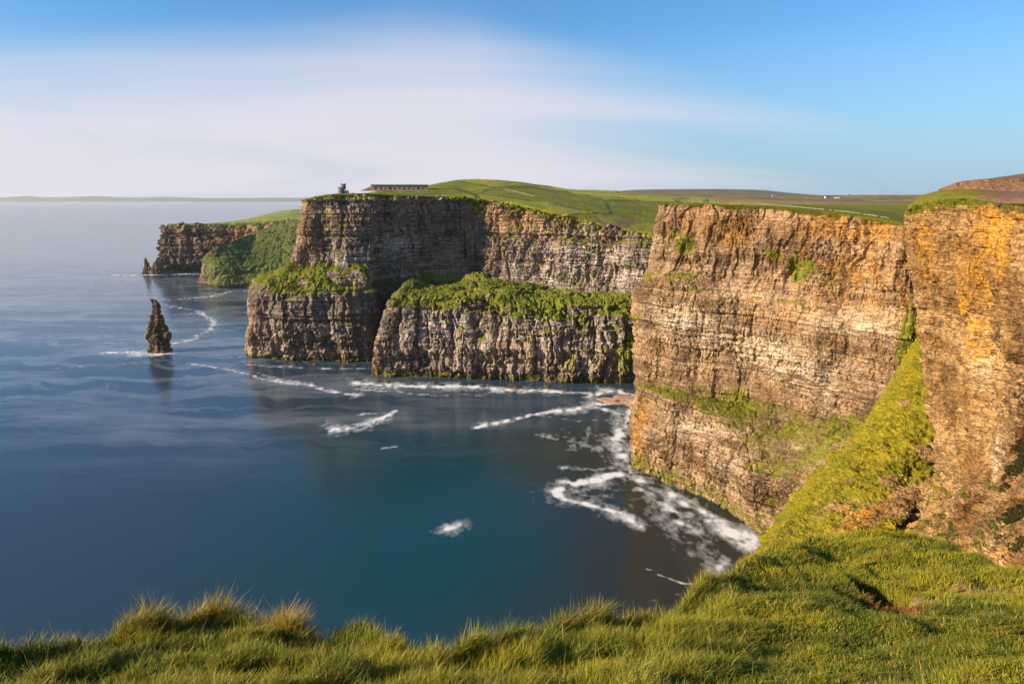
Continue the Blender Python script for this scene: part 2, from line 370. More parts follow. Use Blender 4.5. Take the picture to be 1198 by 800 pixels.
# --- headland with the tower, the recess and the long upper wall
rows = []
Cc = [ # base, low-mid, ledge outer, ledge inner, top edge
 [W(-262, 1520, -8), W(-262, 1520, 40), W(-255, 1522, 95), W(-250, 1526, 105), W(-240, 1530, 188)],
 [W(-345, 1100, -8), W(-343, 1100, 40), W(-335, 1102, 95), W(-318, 1106, 108), W(-296, 1112, 197)],
 [S(285, 424, -8), P(292, 378, 834), P(301, 332, 842), P(336, 312, 870), P(357, 234, 884)],
 [S(352, 429, -8), P(354, 384, 820), P(356, 341, 826), P(366, 306, 862), P(386, 228.5, 872)],
 [S(425, 430, -8), P(425, 385, 822), P(424, 336, 834), P(426, 306, 860), P(440, 228.5, 874)],
 [P(448, 425, 862), P(450, 385, 866), P(450, 333, 872), P(452, 322, 876), P(478, 229.5, 890)],
 [P(498, 420, 882), P(498, 380, 886), P(500, 333, 892), P(502, 325, 896), P(512, 230, 914)],
 [P(543, 415, 894), P(545, 375, 899), P(547, 333, 906), P(548, 322, 912), P(554, 232, 932)],
 [P(640, 425, 845), P(640, 385, 849), P(640, 340, 853), P(640, 328, 857), P(640, 247, 882)],
 [P(705, 430, 812), P(705, 390, 814), P(705, 350, 818), P(705, 335, 822), P(704, 262.5, 842)],
 [P(765, 445, 770), P(765, 400, 774), P(765, 355, 778), P(765, 340, 782), P(765, 273, 800)],
 [W(225, 725, -8), W(228, 727, 40), W(229, 728, 92), W(230, 730, 102), W(236, 740, 166)],
 [W(330, 655, -8), W(332, 655, 40), W(334, 655, 92), W(336, 657, 102), W(342, 662, 178)],
 [W(440, 640, -8), W(440, 640, 40), W(440, 640, 92), W(440, 642, 102), W(442, 648, 185)]]
for r in range(5): rows.append([c[r] for c in Cc])
top = [np.array(c[4]) for c in Cc]
r6 = [W(-200, 1600, 190), W(-230, 1220, 203), W(-262, 960, 203), W(-232, 985, 204.5), W(-185, 1000, 204.5), W(-150, 1015, 204.5), W(-95, 1040, 205),
      P(566, 225, 1075), P(652, 234, 1020), P(722, 247, 985), P(786, 257, 930), W(285, 860, 173), W(390, 800, 185), W(520, 760, 190)]
r5 = [tuple(t_ + (np.array(q_) - t_) * .10 + np.array([0, 0, .8])) for t_, q_ in zip(top, r6)]
rows.append(r5); rows.append(r6)
rows.append([W(-150, 1750, 190), W(-180, 1380, 203), P(486, 224, 1330), P(498, 219, 1330), P(512, 215, 1330), P(528, 212, 1330), P(548, 210.5, 1330),
      P(590, 211.5, 1330), P(650, 221, 1330), P(722, 225, 1330), P(790, 231, 1300), P(870, 234, 1250), P(1000, 238, 1200), P(1300, 240, 1150)])
rows.append([P(520, 232.5, 2100), P(540, 232, 2050), P(560, 230, 2000), P(580, 227, 1950), P(600, 226, 1950), P(620, 225, 1950), P(640, 224.5, 1950),
      P(670, 224, 1950), P(700, 224.5, 1950), P(760, 227.5, 1950), P(830, 230.5, 1950), P(920, 231.5, 1950), P(1060, 232.5, 1900), P(1400, 232.5, 1900)])
rows.append([P(560, 233, 4300), P(580, 232, 4300), P(600, 231, 4300), P(620, 230, 4300), P(640, 230, 4300), P(660, 229, 4300), P(685, 229, 4300),
      P(720, 229, 4300), P(770, 229, 4300), P(830, 229.3, 4300), P(900, 229, 4300), P(990, 228.5, 4300), P(1120, 228, 4300), P(1500, 227, 4300)])
rows.append([P(600, 235, 6500)] + [P(620 + 70 * i, 232, 6500) for i in range(13)])
g, vc, uc = loft(rows, [5, 2.5, .95, .95, .95, .95, .95, .95, .95, .95, 1.2, 3, 5], [2, .95, .95, .8, .95, 2.0, 5, 9, 20, 60, 90])
def bog_cd(q):
    y = q[..., 1]; b = sstep(900, 1500, y + 300 * fbm(q, (300, 300, 999), 3, 9)) * sstep(.22, .5, q[..., 0] / np.maximum(y, 1) + .12) + .9 * sstep(.5, .62, fbm(q, (60, 90, 999), 3, 19) + .3 * (q[..., 0] > 60))
    return np.clip(b, 0, 1)
am = 1 - .45 * np.exp(-((uc - 2) / .35) ** 2)
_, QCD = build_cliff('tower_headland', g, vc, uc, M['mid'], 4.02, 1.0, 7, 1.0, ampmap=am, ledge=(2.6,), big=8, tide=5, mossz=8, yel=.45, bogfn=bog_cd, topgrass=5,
  grass=[(350, 325, 22, 9, 1.1), (395, 328, 30, 7, 1.1), (420, 322, 14, 7, .9), (315, 326, 12, 8, .9), (372, 245, 18, 14, .75), (420, 243, 30, 13, .8), (455, 238, 36, 15, 1.1), (395, 262, 22, 14, .5),
         (380, 255, 26, 26, .45), (520, 245, 20, 10, .5), (560, 240, 16, 8, .8), (500, 330, 60, 12, .8), (300, 390, 10, 20, .3)],
  white=[(690, 305, 80, 26, 1.1), (650, 325, 50, 14, 1.1), (600, 300, 40, 20, .5), (470, 290, 60, 26, .85), (400, 300, 50, 20, .6), (735, 325, 40, 20, .8), (400, 370, 80, 40, .3)],
  ochre=[(600, 258, 55, 25, .9), (700, 285, 60, 30, .55), (290, 400, 14, 30, .6), (355, 270, 25, 40, .5), (560, 240, 20, 20, .8), (400, 420, 90, 6, .6), (640, 280, 60, 40, .5)],
  dark=[(510, 290, 55, 40, .3), (450, 390, 40, 60, .4), (740, 300, 30, 25, .35), (400, 400, 80, 30, .35)],  # first two deepen the shaded recess: shade put into the rock colour
  yelspec=[(560, 216, 200, 60, .35), (745, 266, 60, 30, .4), (700, 230, 300, 60, -.35), (455, 240, 40, 16, -.4)])

# --- the low grass-topped platform in front of it
E = [
 [P(452, 437, 860), P(452, 400, 862), P(460, 350, 866), P(468, 338, 872), P(478, 326, 892), P(492, 320, 950)],
 [P(438, 440, 790), P(442, 395, 796), P(456, 350, 800), P(466, 340, 812), P(480, 328, 850), P(500, 321, 960)],
 [S(431, 446.5, -8), P(441, 398, 750), P(455, 357, 756), P(468, 344, 778), P(490, 336, 830), P(515, 326, 970)],
 [S(500, 449, -8), P(500, 405, 742), P(502, 360, 752), P(506, 346, 776), P(520, 335, 830), P(535, 326, 985)],
 [S(560, 451, -8), P(560, 408, 736), P(560, 365, 748), P(560, 340, 775), P(560, 327, 830), P(562, 318, 990)],
 [S(620, 455, -8), P(620, 410, 725), P(618, 372, 736), P(612, 348, 772), P(606, 334, 830), P(605, 326, 950)],
 [S(690, 457, -8), P(690, 412, 720), P(690, 373, 732), P(684, 350, 765), P(670, 342, 812), P(665, 335, 900)],
 [S(750, 456, -8), P(752, 412, 722), P(754, 374, 734), P(750, 352, 760), P(745, 346, 790), P(740, 338, 860)],
 [S(830, 450, -8), P(830, 410, 735), P(830, 374, 745), P(825, 356, 760), P(820, 350, 785), P(815, 340, 830)]]
rows = [[c[r] for c in E] for r in range(6)]
g, vc, uc = loft(rows, .8, [.8, .8, .9, 1.2, 3])
build_cliff('grassy_platform', g, vc, uc, M['mid'], 9, .85, 23, .9, big=5, tide=6, mossz=8, yel=.4, topgrass=0, ledge=(3, 4), slopegrass=(.50, .70), strata=.35, joints=1.5, lump=.6, tusk=.5,
  grass=[(470, 348, 14, 9, 1.2), (520, 348, 30, 10, 1.2), (560, 335, 25, 14, 1.3), (600, 350, 30, 9, 1.3), (640, 352, 26, 9, 1.2), (690, 350, 25, 10, 1.3), (735, 360, 30, 14, 1.1), (665, 425, 16, 16, .6), (740, 415, 25, 28, .9),
         (720, 385, 20, 14, .5), (585, 420, 12, 20, .45), (680, 380, 10, 16, .6), (648, 395, 8, 20, .4)],
  white=[(520, 385, 80, 18, .8), (620, 390, 70, 26, .7), (700, 400, 40, 30, .5), (560, 430, 50, 22, .4)],
  ochre=[(434, 410, 8, 40, 1.0), (560, 445, 120, 7, .7), (600, 405, 50, 30, .5)],
  dark=[(560, 440, 140, 5, 1.0), (735, 400, 26, 40, .6), (480, 420, 30, 25, .5)])

# --- the big golden cliff on the right
F = [  # base, mid low, lower ledge outer, inner, mid wall, mid-ledge, top
 [W(190, 700, -8), W(190, 700, 30), W(192, 700, 62), W(196, 700, 70), W(198, 700, 130), W(202, 702, 138), W(208, 705, 188)],
 [W(118, 560, -8), W(119, 560, 30), W(122, 560, 62), W(126, 562, 68), W(128, 562, 128), W(134, 564, 138), W(146, 570, 193)],
 [S(737, 556, -8), P(741, 505, 483), P(744, 458, 487), P(750, 446, 494), P(750, 335, 498), P(763, 312, 508), P(774, 238.5, 520)],
 [S(765, 570, -8), P(770, 515, 458), P(776, 466, 462), P(786, 450, 474), P(784, 338, 476), P(800, 315, 490), P(812, 238.5, 498)],
 [S(812, 592, -8), P(815, 540, 430), P(815, 480, 440), P(835, 460, 456), P(836, 352, 457), P(846, 325, 466), P(858, 239.5, 470)],
 [S(856, 614, -8), P(860, 565, 404), P(862, 510, 414), P(888, 474, 434), P(896, 370, 434), P(900, 335, 440), P(918, 243.5, 444)],
 [S(892, 634, -8), P(895, 610, 374), P(908, 572, 384), P(958, 494, 402), P(965, 395, 402), P(968, 350, 406), P(985, 250.5, 410)],
 [W(168, 352, -8), W(172, 354, 15), W(180, 356, 40), P(1020, 488, 374), P(1028, 410, 376), P(1028, 365, 380), P(1040, 259, 382)],
 [W(200, 338, -8), W(202, 340, 20), W(206, 342, 60), P(1062, 440, 362), P(1064, 400, 364), P(1066, 360, 366), P(1062, 266, 368)],
 [W(240, 352, -8), W(240, 352, 20), W(240, 354, 60), P(1110, 440, 372), P(1110, 400, 372), P(1110, 360, 374), P(1110, 262, 376)],
 [W(330, 330, -8), W(330, 330, 20), W(330, 332, 60), W(332, 333, 110), W(332, 334, 140), W(333, 335, 150), W(335, 340, 190)]]
rows = [[c[r] for c in F] for r in range(7)]
top = [np.array(c[6]) for c in F]
rin = [W(330, 760, 184), W(330, 680, 187), P(850, 239.5, 640), P(890, 240.5, 620), P(930, 241, 600), P(985, 243, 580), P(1040, 247, 560), P(1080, 252, 545), P(1120, 254, 530), P(1200, 254, 520), W(470, 500, 193)]
rin2 = [W(560, 900, 180), W(560, 820, 184), P(990, 240, 830), P(1020, 240, 810), P(1050, 240.5, 800), P(1090, 241, 790), P(1130, 242, 780), P(1170, 243, 770), P(1220, 244, 760), P(1300, 244, 750), W(800, 760, 193)]
rows.append([tuple(t_ + (np.array(q_) - t_) * .04 + np.array([0, 0, .35])) for t_, q_ in zip(top, rin)])
rows.append(rin); rows.append(rin2)
rows.append([tuple(np.array(a) + np.array([420, 330, -14])) for a in rin2])
g, vc, uc = loft(rows, [2, 1.0, .5, .5, .5, .5, .5, .5, .6, 2], [1, .5, .6, .5, .6, .5, 1.0, 3, 8, 10])
F_, QF = build_cliff('golden_cliff', g, vc, uc, M['main'], 6.02, .56, 41, .62, ledge=(2.5, 4.6), mossz=0, yel=.6, topgrass=1.2, slopegrass=(.66, .95), hillamp=.6, strata=sstep(165, 140, QFz(g)) * 1.3 + .35, joints=sstep(130, 160, QFz(g)) * .9 + .9, blocks=1.1, big=5, soil=(2.1, 3.1, 3.4),
  grass=[(802, 288, 8, 7, 1.3), (790, 303, 11, 8, 1.0), (775, 318, 14, 5, 1.1), (935, 318, 13, 11, .72), (756, 322, 8, 3, 1.0), (785, 275, 9, 9, .5), (903, 297, 6, 4, .95), (925, 308, 7, 9, .65), (938, 325, 8, 10, .5), (980, 325, 12, 8, .45), (920, 352, 16, 1.2, .8), (885, 348, 10, 1.2, .8), (960, 400, 6, 3, .3),
         (775, 455, 10, 4, .85), (800, 460, 10, 6, .65), (745, 370, 6, 4, .6), (882, 512, 7, 6, .9), (890, 545, 4, 9, .85), (905, 478, 14, 2.5, .7), (850, 480, 10, 3, .4), (960, 492, 12, 1.5, .8), (745, 480, 5, 12, .4), (1066, 400, 8, 25, .9)],
  white=[(790, 375, 22, 10, 1.0), (830, 390, 22, 12, .8), (890, 410, 26, 12, 1.2), (930, 430, 30, 10, 1.0), (1000, 380, 25, 8, .9), (780, 400, 20, 6, 1.0), (800, 500, 22, 8, .8), (960, 450, 20, 10, .7), (850, 540, 22, 8, .5)],
  ochre=[(900, 255, 50, 5, .35), (1000, 268, 36, 8, 1.2), (855, 275, 14, 10, 1.0), (745, 500, 8, 30, .8), (1000, 330, 40, 25, .6), (940, 370, 25, 15, .35), (820, 260, 25, 15, .4)],
  dark=[(820, 370, 4, 24, 1.0), (850, 275, 18, 14, .6), (960, 400, 3, 22, 1.0), (845, 300, 10, 20, .5), (985, 400, 3, 14, .8), (900, 290, 30, 10, .4), (960, 320, 20, 12, .5), (930, 490, 16, 8, .6), (890, 555, 4, 10, 1.0)],
  yelspec=[(800, 295, 16, 14, .5)])
bm = None
# mossy foot of the golden cliff is set by height on that wall only
a = F_.data.attributes['mask2'].data; arr = np.zeros(len(a) * 4, np.float32); a.foreach_get('color', arr); arr = arr.reshape(-1, 4)
zf = QF.reshape(-1, 3)[:, 2]; arr[:, 2] = 1.0 - sstep(6, 16, zf + 5 * fbm(QF.reshape(-1, 3), 9, 3, 3)); a.foreach_set('color', arr.ravel())

# --- the ochre buttress nearest on the right
Hh = [  # bottom, foot, low, mid, upper, top
 [W(300, 300, 20), W(298, 302, 80), W(292, 304, 100), W(288, 306, 140), W(284, 308, 180), W(282, 312, 196)],
 [W(200, 285, 20), W(200, 285, 70), P(1105, 480, 300), P(1098, 400, 302), P(1080, 310, 304), P(1072, 250, 306)],
 [W(150, 255, 20), P(1068, 590, 250), P(1093, 500, 264), P(1080, 400, 268), P(1066, 310, 270), P(1062, 246, 272)],
 [W(118, 222, 20), P(1046, 612, 215), P(1108, 530, 240), P(1108, 400, 246), P(1100, 310, 248), P(1092, 236, 254)],
 [W(92, 180, 20), P(1075, 640, 165), P(1132, 545, 205), P(1140, 410, 216), P(1136, 310, 220), P(1130, 233, 232)],
 [W(70, 150, 20), P(1120, 670, 135), P(1165, 560, 172), P(1172, 420, 186), P(1170, 320, 190), P(1166, 238, 204)],
 [W(55, 125, 20), P(1190, 700, 112), P(1225, 570, 140), P(1222, 420, 152), P(1222, 320, 158), P(1226, 238, 175)],
 [W(48, 95, 20), P(1300, 710, 88), P(1330, 580, 108), P(1335, 420, 122), P(1338, 320, 126), P(1345, 240, 140)],
 [W(45, 60, 20), W(72, 55, 140), W(85, 58, 160), W(92, 60, 178), W(96, 60, 190), W(104, 62, 197)]]
rows = [[c[r] for c in Hh] for r in range(6)]
top = [np.array(c[5]) for c in Hh]
hin = [W(330, 330, 197), P(1090, 238, 330), P(1076, 230, 300), P(1100, 223, 288), P(1138, 221.5, 274), P(1182, 226, 246), P(1250, 229, 216), P(1380, 232, 178), W(160, 80, 200)]
hin2 = [W(420, 420, 197), P(1115, 236, 400), P(1120, 232, 390), P(1140, 228, 380), P(1170, 226, 370), P(1215, 224, 350), P(1300, 222, 320), P(1450, 222, 280), W(330, 180, 206)]
rows.append([tuple(t_ + (np.array(q_) - t_) * .12 + np.array([0, 0, .9])) for t_, q_ in zip(top, hin)])
rows.append(hin); rows.append(hin2)
rows.append([tuple(np.array(a) + np.array([120, 60, -4])) for a in hin2])
g, vc, uc = loft(rows, [2, .8, .36, .36, .36, .36, .5, 1.5], [1.2, .36, .36, .36, .36, .4, .6, 2, 5])
build_cliff('ochre_buttress', g, vc, uc, M['near'], 5.02, .62, 67, .55, mossz=0, yel=.35, topgrass=3.5, slopegrass=(.66, .9), hillamp=.4, joints=1.2, strata=.55, blocks=1.5, big=3.2, bogfn=lambda q: 3 * sstep(.66, .72, q[..., 0] / np.maximum(q[..., 1], 1) + .03 * fbm(q, 8, 3, 3)),
  grass=[(1085, 235, 9, 4, 1.2), (1120, 232, 9, 4, 1.2), (1150, 232, 7, 4, 1.1), (1075, 400, 5, 14, 1.1), (1080, 440, 5, 12, 1.0), (1070, 380, 4, 6, .8), (1100, 570, 8, 6, .55), (1075, 575, 8, 4, .9), (1190, 400, 6, 9, .5), (1190, 560, 8, 6, .5)],
  white=[(1150, 640, 4, 9, 1.0), (1160, 540, 3, 9, 1.1), (1050, 600, 9, 4, 1.2), (1010, 600, 8, 4, 1.0), (1105, 345, 11, 12, 1.0), (1150, 420, 9, 10, .8), (1075, 470, 6, 10, .7), (1100, 620, 8, 3, .9)],
  ochre=[(1120, 265, 16, 12, 1.4), (1160, 275, 12, 12, 1.3), (1140, 360, 14, 22, .9), (1150, 400, 9, 10, 1.3), (1060, 620, 8, 3, 1.3), (1130, 655, 9, 3, 1.2), (1080, 290, 9, 14, .6)],
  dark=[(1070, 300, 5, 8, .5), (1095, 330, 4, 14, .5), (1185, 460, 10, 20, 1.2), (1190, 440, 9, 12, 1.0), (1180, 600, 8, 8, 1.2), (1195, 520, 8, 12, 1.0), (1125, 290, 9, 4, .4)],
  yelspec=[(1120, 232, 40, 6, -.2)])

# --- the sunlit grass slope between the two cliffs
G = [
 [W(150, 375, 0), W(170, 372, 40), P(1035, 470, 385), P(1062, 408, 375), P(1085, 370, 370), P(1110, 350, 370)],
 [W(128, 340, 0), P(930, 610, 300), P(1000, 520, 340), P(1050, 440, 345), P(1080, 395, 345), P(1115, 370, 345)],
 [W(100, 300, 0), P(898, 640, 240), P(950, 575, 280), P(1040, 470, 305), P(1088, 425, 308), P(1120, 400, 310)],
 [W(80, 260, 0), P(868, 690, 195), P(925, 640, 215), P(1010, 540, 258), P(1092, 470, 280), P(1125, 450, 290)],
 [W(60, 220, 0), P(870, 760, 160), P(930, 690, 180), P(1010, 600, 212), P(1085, 540, 245), P(1120, 520, 262)],
 [W(45, 180, 0), P(880, 830, 125), P(950, 740, 145), P(1020, 640, 175), P(1080, 590, 210), P(1110, 570, 232)]]
rows = [[c[r] for c in G] for r in range(6)]
g, vc, uc = loft(rows, .5, [1.2, .5, .45, .5, .8])
build_cliff('grass_slope', g, vc, uc, M['near'], 9, .8, 83, .5, lump=3.2, yel=.5, topgrass=0, slopegrass=(-.5, -.2), joints=.35, strata=.3, flat=True,
  ochre=[(1000, 600, 12, 6, 1)], dark=[(1000, 600, 20, 8, .5)], yelspec=[(1060, 500, 16, 5, -1), (1040, 520, 14, 4, -1), (1070, 470, 10, 4, -.7), (1010, 545, 12, 3, -.8), (930, 600, 8, 4, -.5)],
  allow=1 - np.clip(blobs(g, [(1010, 600, 12, 7, 1.2), (1040, 590, 12, 8, 1.3), (1075, 570, 10, 10, 1.3), (985, 590, 6, 5, .7), (1085, 530, 5, 8, .9), (1068, 405, 4, 7, .6), (925, 625, 5, 4, .5), (960, 600, 4, 3, .5), (990, 560, 4, 3, .7), (1055, 470, 4, 4, .8), (1040, 555, 5, 3, .8), (950, 590, 3, 3, .7)]) * (1 + .6 * fbm(g, 5, 3, 99)) - sstep(.28, .5, fbm(g, 9, 4, 98)), 0, 1))

# --- brown hill beyond the buttress and far blue hill, far coast
def hill(name, prof, Y, depth, mat, base, res=8, amp=1.0, seed=1, grassv=1.0, bogv=1.0):
    cols = [np.array(P(px, py, Y)) for px, py in prof]
    rows = []
    for k, (f, h) in enumerate(((-1, 0), (-.6, .45), (-.25, .85), (0, 1), (.5, .7), (1.2, 0))):
        rows.append([(c[0] * (1 + f * depth / Y), c[1] + f * depth, base + (c[2] - base) * h) for c in cols])
    g, vc, uc = loft(rows, res, res, .8, .8)
    g[..., 2] += amp * fbm(g, (res * 8, res * 8, 999), 4, seed)
    o = mesh_np(name, g, gridfaces(*g.shape[:2]), None, mat, smooth=True)
    z = np.ones(g.shape[0] * g.shape[1])
    attr(o, 'mask', np.stack([z * grassv, z * 0, z * 0, z * 0], -1)); attr(o, 'mask2', np.stack([z * bogv, z * .2, z * 0, z * 0], -1))
    return tag(o, kind='structure')
hill('far_hill', [(640, 231), (700, 226), (740, 222.5), (800, 221.5), (850, 221.5), (890, 222.5), (925, 226), (960, 228.5), (1010, 229), (1080, 229.5), (1150, 231)], 9000, 1800, M['far'], 190, 60, 2, 5)
hill('far_coast', [(-300, 231.5), (-60, 230.8), (0, 231), (30, 229.8), (60, 230.8), (110, 229.8), (150, 231), (190, 230.3), (230, 231.5), (330, 231.4), (420, 231.6)], 45000, 3000, M['far'], -40, 200, 6, 8)
BH = [[P(1090, 250, 470), P(1112, 247, 460), P(1150, 244, 440), P(1200, 243, 420), P(1300, 243, 400), P(1500, 243, 380)],
      [P(1095, 226, 474), P(1114, 224, 464), P(1150, 226, 445), P(1200, 226, 425), P(1300, 226, 410), P(1500, 226, 390)],
      [P(1098, 221, 476), P(1115, 215.5, 470), P(1150, 212, 462), P(1200, 214, 450), P(1300, 214, 430), P(1500, 214, 400)],
      [P(1104, 220, 490), P(1121, 214, 484), P(1155, 209.5, 480), P(1200, 208, 480), P(1300, 204, 470), P(1500, 200, 440)],
      [P(1120, 221, 540), P(1135, 213, 540), P(1165, 208, 540), P(1205, 202, 540), P(1300, 194, 530), P(1500, 188, 500)],
      [P(1140, 232, 700), P(1160, 230, 700), P(1190, 226, 700), P(1230, 222, 700), P(1320, 215, 700), P(1500, 210, 700)]]
g, vc, uc = loft(BH, .9, [.9, .5, .6, 1, 4])
build_cliff('brown_hill', g, vc, uc, M['near'], 2.6, .35, 97, .5, yel=.1, topgrass=.8, grass=(), ochre=[(1125, 219, 14, 5, 1.4), (1150, 222, 10, 5, 1.0)], hillamp=.5, bogfn=lambda q: np.ones(q.shape[:2]) * 4)

# ------------------------------------------------------------------ sea
def polyd(xy, pts):
    """distance to a polyline and arc fraction"""
    best = np.full(xy.shape[:-1], 1e9); fr = np.zeros(xy.shape[:-1]); n = len(pts) - 1
    for i in range(n):
        a = np.array(pts[i]); b = np.array(pts[i + 1]); ab = b - a
        t = np.clip(((xy - a) @ ab) / (ab @ ab), 0, 1)
        d = np.linalg.norm(xy - a - t[..., None] * ab, axis=-1)
        m = d < best; best = np.where(m, d, best); fr = np.where(m, (i + t) / n, fr)
    return best, fr
srow = []
for y in np.concatenate([np.arange(900, 330, -1.25), np.arange(330, 240, -.9)]): srow.append(S(599, y)[1])
srow += [26000, 33000, 45000, 62000]
srow = np.array(srow)
scol = np.concatenate([[-6, -3, -1.6], np.arange(-.80, .52, .0016), [.8, 1.5, 3, 6]])
YY, SS = np.meshgrid(srow, scol, indexing='ij')
XX = YY * SS
xy = np.stack([XX, YY], -1); p3 = np.stack([XX, YY, np.zeros_like(XX)], -1)
foam = np.zeros_like(XX)
wn = np.stack([fbm(p3, 45, 3, 201), fbm(p3, 45, 3, 202)], -1) * 9
xw = xy + wn
lace = fbm(p3, (16, 26, 1), 4, 203); lace2 = fbm(p3, (5, 8, 1), 3, 204); wisps = ridged(p3 + np.concatenate([wn, wn[..., :1] * 0], -1), (30, 45, 1), 3, 205)
def fl(pts, w0, w1, s, soft=1.0):
    global foam
    q = [S(a, b)[:2] for a, b in pts]
    d, f = polyd(xw, q); w = (w0 + (w1 - w0) * f) * (.65 + .5 * (lace + .5))
    core = s * np.exp(-(d / w) ** 2 * soft) * (.75 + .8 * lace2); skirt = .42 * s * np.exp(-(d / (2.6 * w)) ** 2) * (.8 + 1.2 * lace)
    foam = np.maximum(foam, np.maximum(core, skirt))
# named swirls of the photograph, as curves on the water
fl([(553, 500), (590, 492), (640, 481), (690, 475), (735, 470)], 4.5, 8, 1.3)
fl([(690, 462), (715, 457), (742, 462)], 8, 9, 1.1); fl([(700, 478), (730, 487), (742, 492)], 5, 8, .9)
fl([(630, 508), (660, 513), (680, 518)], 3, 4, .55); fl([(640, 485), (680, 494), (700, 492)], 3, 3, .6)
fl([(742, 470), (735, 500), (728, 530), (735, 552)], 10, 9, 1.0)
fl([(735, 552), (700, 560), (665, 562), (648, 572), (652, 582), (690, 593), (730, 603), (748, 612)], 8, 4.0, 1.25)
fl([(725, 545), (700, 548), (660, 545)], 6, 2, .7); fl([(670, 576), (695, 580), (715, 578)], 2, 3, .5)
fl([(390, 503), (415, 500), (440, 492), (460, 481)], 9, 4, 1.15); fl([(425, 484), (450, 482)], 4, 2, .8); fl([(450, 523), (465, 521)], 2.5, 2, .8)
fl([(515, 618), (527, 612)], 4.5, 4.5, 1.0); fl([(520, 608), (522, 612)], 3, 3, .5); fl([(497, 628), (499, 636)], 2.5, 2, .4)
fl([(415, 448), (470, 451), (540, 453), (610, 458)], 9, 6, 1.3); fl([(410, 455), (480, 460), (560, 462)], 4, 2, .7)
fl([(225, 425), (280, 436), (330, 447), (385, 457), (415, 463)], 3, 5, 1.0); fl([(300, 436), (345, 447), (400, 460)], 3, 3, .7)
fl([(122, 413), (150, 412), (181, 415), (215, 411), (270, 404)], 7, 3, 1.3); fl([(160, 414), (181, 416), (200, 414)], 7, 6, 1.3); fl([(165, 417), (215, 420), (285, 418)], 3, 4, .6)
fl([(210, 350), (245, 347), (275, 340)], 8, 7, 1.0); fl([(195, 358), (240, 366), (254, 380), (230, 396), (200, 402)], 6, 7, .95); fl([(150, 342), (200, 352), (235, 352)], 6, 6, .6)
fl([(130, 322), (175, 322), (225, 321)], 14, 10, 1.0); fl([(60, 338), (115, 331), (150, 328)], 9, 7, .6); fl([(70, 325), (115, 320)], 9, 6, .6)
fl([(0, 357), (60, 352), (105, 346)], 5, 3, .35); fl([(60, 431), (95, 428)], 4, 3, .6); fl([(20, 410), (45, 408)], 4, 3, .3)
fl([(800, 610), (840, 622), (868, 636), (878, 640)], 10, 18, .95); fl([(835, 612), (862, 628), (884, 642)], 9, 14, 1.25); fl([(850, 655), (835, 668), (822, 672)], 8, 3, .8)
fl([(770, 672), (795, 685), (806, 687)], 2, 2.5, 1.1); fl([(756, 663), (762, 665)], 1.5, 1.5, .9); fl([(755, 705), (790, 700)], 2.5, 3, .35); fl([(750, 575), (800, 600)], 8, 10, .8)
# foam along the foot of the cliffs
for pts, w, s in (([(740, 556), (770, 575), (812, 596), (856, 618), (892, 640)], 7, .95), ([(430, 449), (500, 452), (560, 454), (620, 457), (690, 460)], 6, 1.0),
                  ([(285, 426), (352, 431), (425, 432)], 4, .8), ([(166, 321), (235, 320)], 10, .8), ([(230, 337), (300, 341)], 8, .6)):
    fl(pts, w, w, s)
# thin broken veils
inner = sstep(1.0, .1, np.hypot((XX - 130) / 190, (YY - 520) / 190))
foam = np.maximum(foam, np.clip(wisps - .25, 0, 1) * 1.0 * inner)
film = sstep(.0, .5, fbm(xy[..., ::1][..., [0, 1]].repeat(2, -1)[..., [0, 2, 2]] * np.array([1, 1, 0]), (260, 60, 1), 4, 221)) * sstep(250, -350, XX) * sstep(350, 700, YY)
bay = np.exp(-((XX + 500) / 420) ** 2 - ((YY - 1100) / 500) ** 2)
foam = np.maximum(foam, np.clip(wisps - .35, 0, 1) * .7 * bay)
foam = np.clip(foam, 0, 1.3)
film = film * .6 + .8 * sstep(.15, .6, ridged(p3 + np.concatenate([wn, wn[..., :1] * 0], -1) * 3, (220, 30, 1), 3, 222)) * sstep(200, -350, XX) * sstep(400, 800, YY) * sstep(4000, 1800, YY)
teal = np.exp(-((XX + 30) / 150) ** 2 - ((YY - 440) / 170) ** 2) + .35 * np.exp(-((XX + 40) / 110) ** 2 - ((YY - 320) / 70) ** 2)
brown = sstep(-60, 90, XX + .0 * YY + 25 * fbm(p3, 60, 3, 207)) * sstep(650, 540, YY)  # cliff reflection and shade near the right wall, put into the water colour
t = NT('sea_water'); p = t.pos(); fo, te, br, fil, _ = t.attr('sea')
wcol = t.mix(te, (.026, .046, .072), (.006, .046, .062))
wcol = t.mix(br, wcol, (.022, .028, .026))
wcol = t.mix(t.math('MULTIPLY', fil, t.ramp(t.noise(t.mapv(p, (.02, .09, 1)), 1.0, 6, .6), [(.3, .1), (.7, .4)])), wcol, (.42, .44, .48))
fn = t.ramp(t.noise(t.mapv(p, (.18, .10, 1)), 1.0, 5, .58, .5), [(.28, 0), (.72, 1)])
fm = t.ramp(t.math('ADD', fo, t.math('MULTIPLY', t.math('SUBTRACT', fn, .5), .55)), [(.24, 0), (.62, .36), (1.0, .95)])
fm = t.math('MULTIPLY', fm, t.ramp(fo, [(.03, 0), (.3, 1)]))
c = t.mix(fm, wcol, (.72, .72, .74))
b1 = t.noise(t.mapv(p, (.05, .11, 1)), 1.0, 5, .6)
bs = t.bsdf(c, .24, b1, .12, 1.5, .36); bs.inputs['IOR'].default_value = 1.33
t.l(t.math('ADD', .15, t.math('MULTIPLY', fm, .6)), bs.inputs['Roughness'])
sea = mesh_np('sea', p3, gridfaces(*XX.shape), None, t.m, smooth=True)
attr(sea, 'sea', np.stack([foam, np.clip(teal, 0, 1), np.clip(brown, 0, 1), np.clip(film, 0, 1)], -1).reshape(-1, 4)); tag(sea, kind='structure')

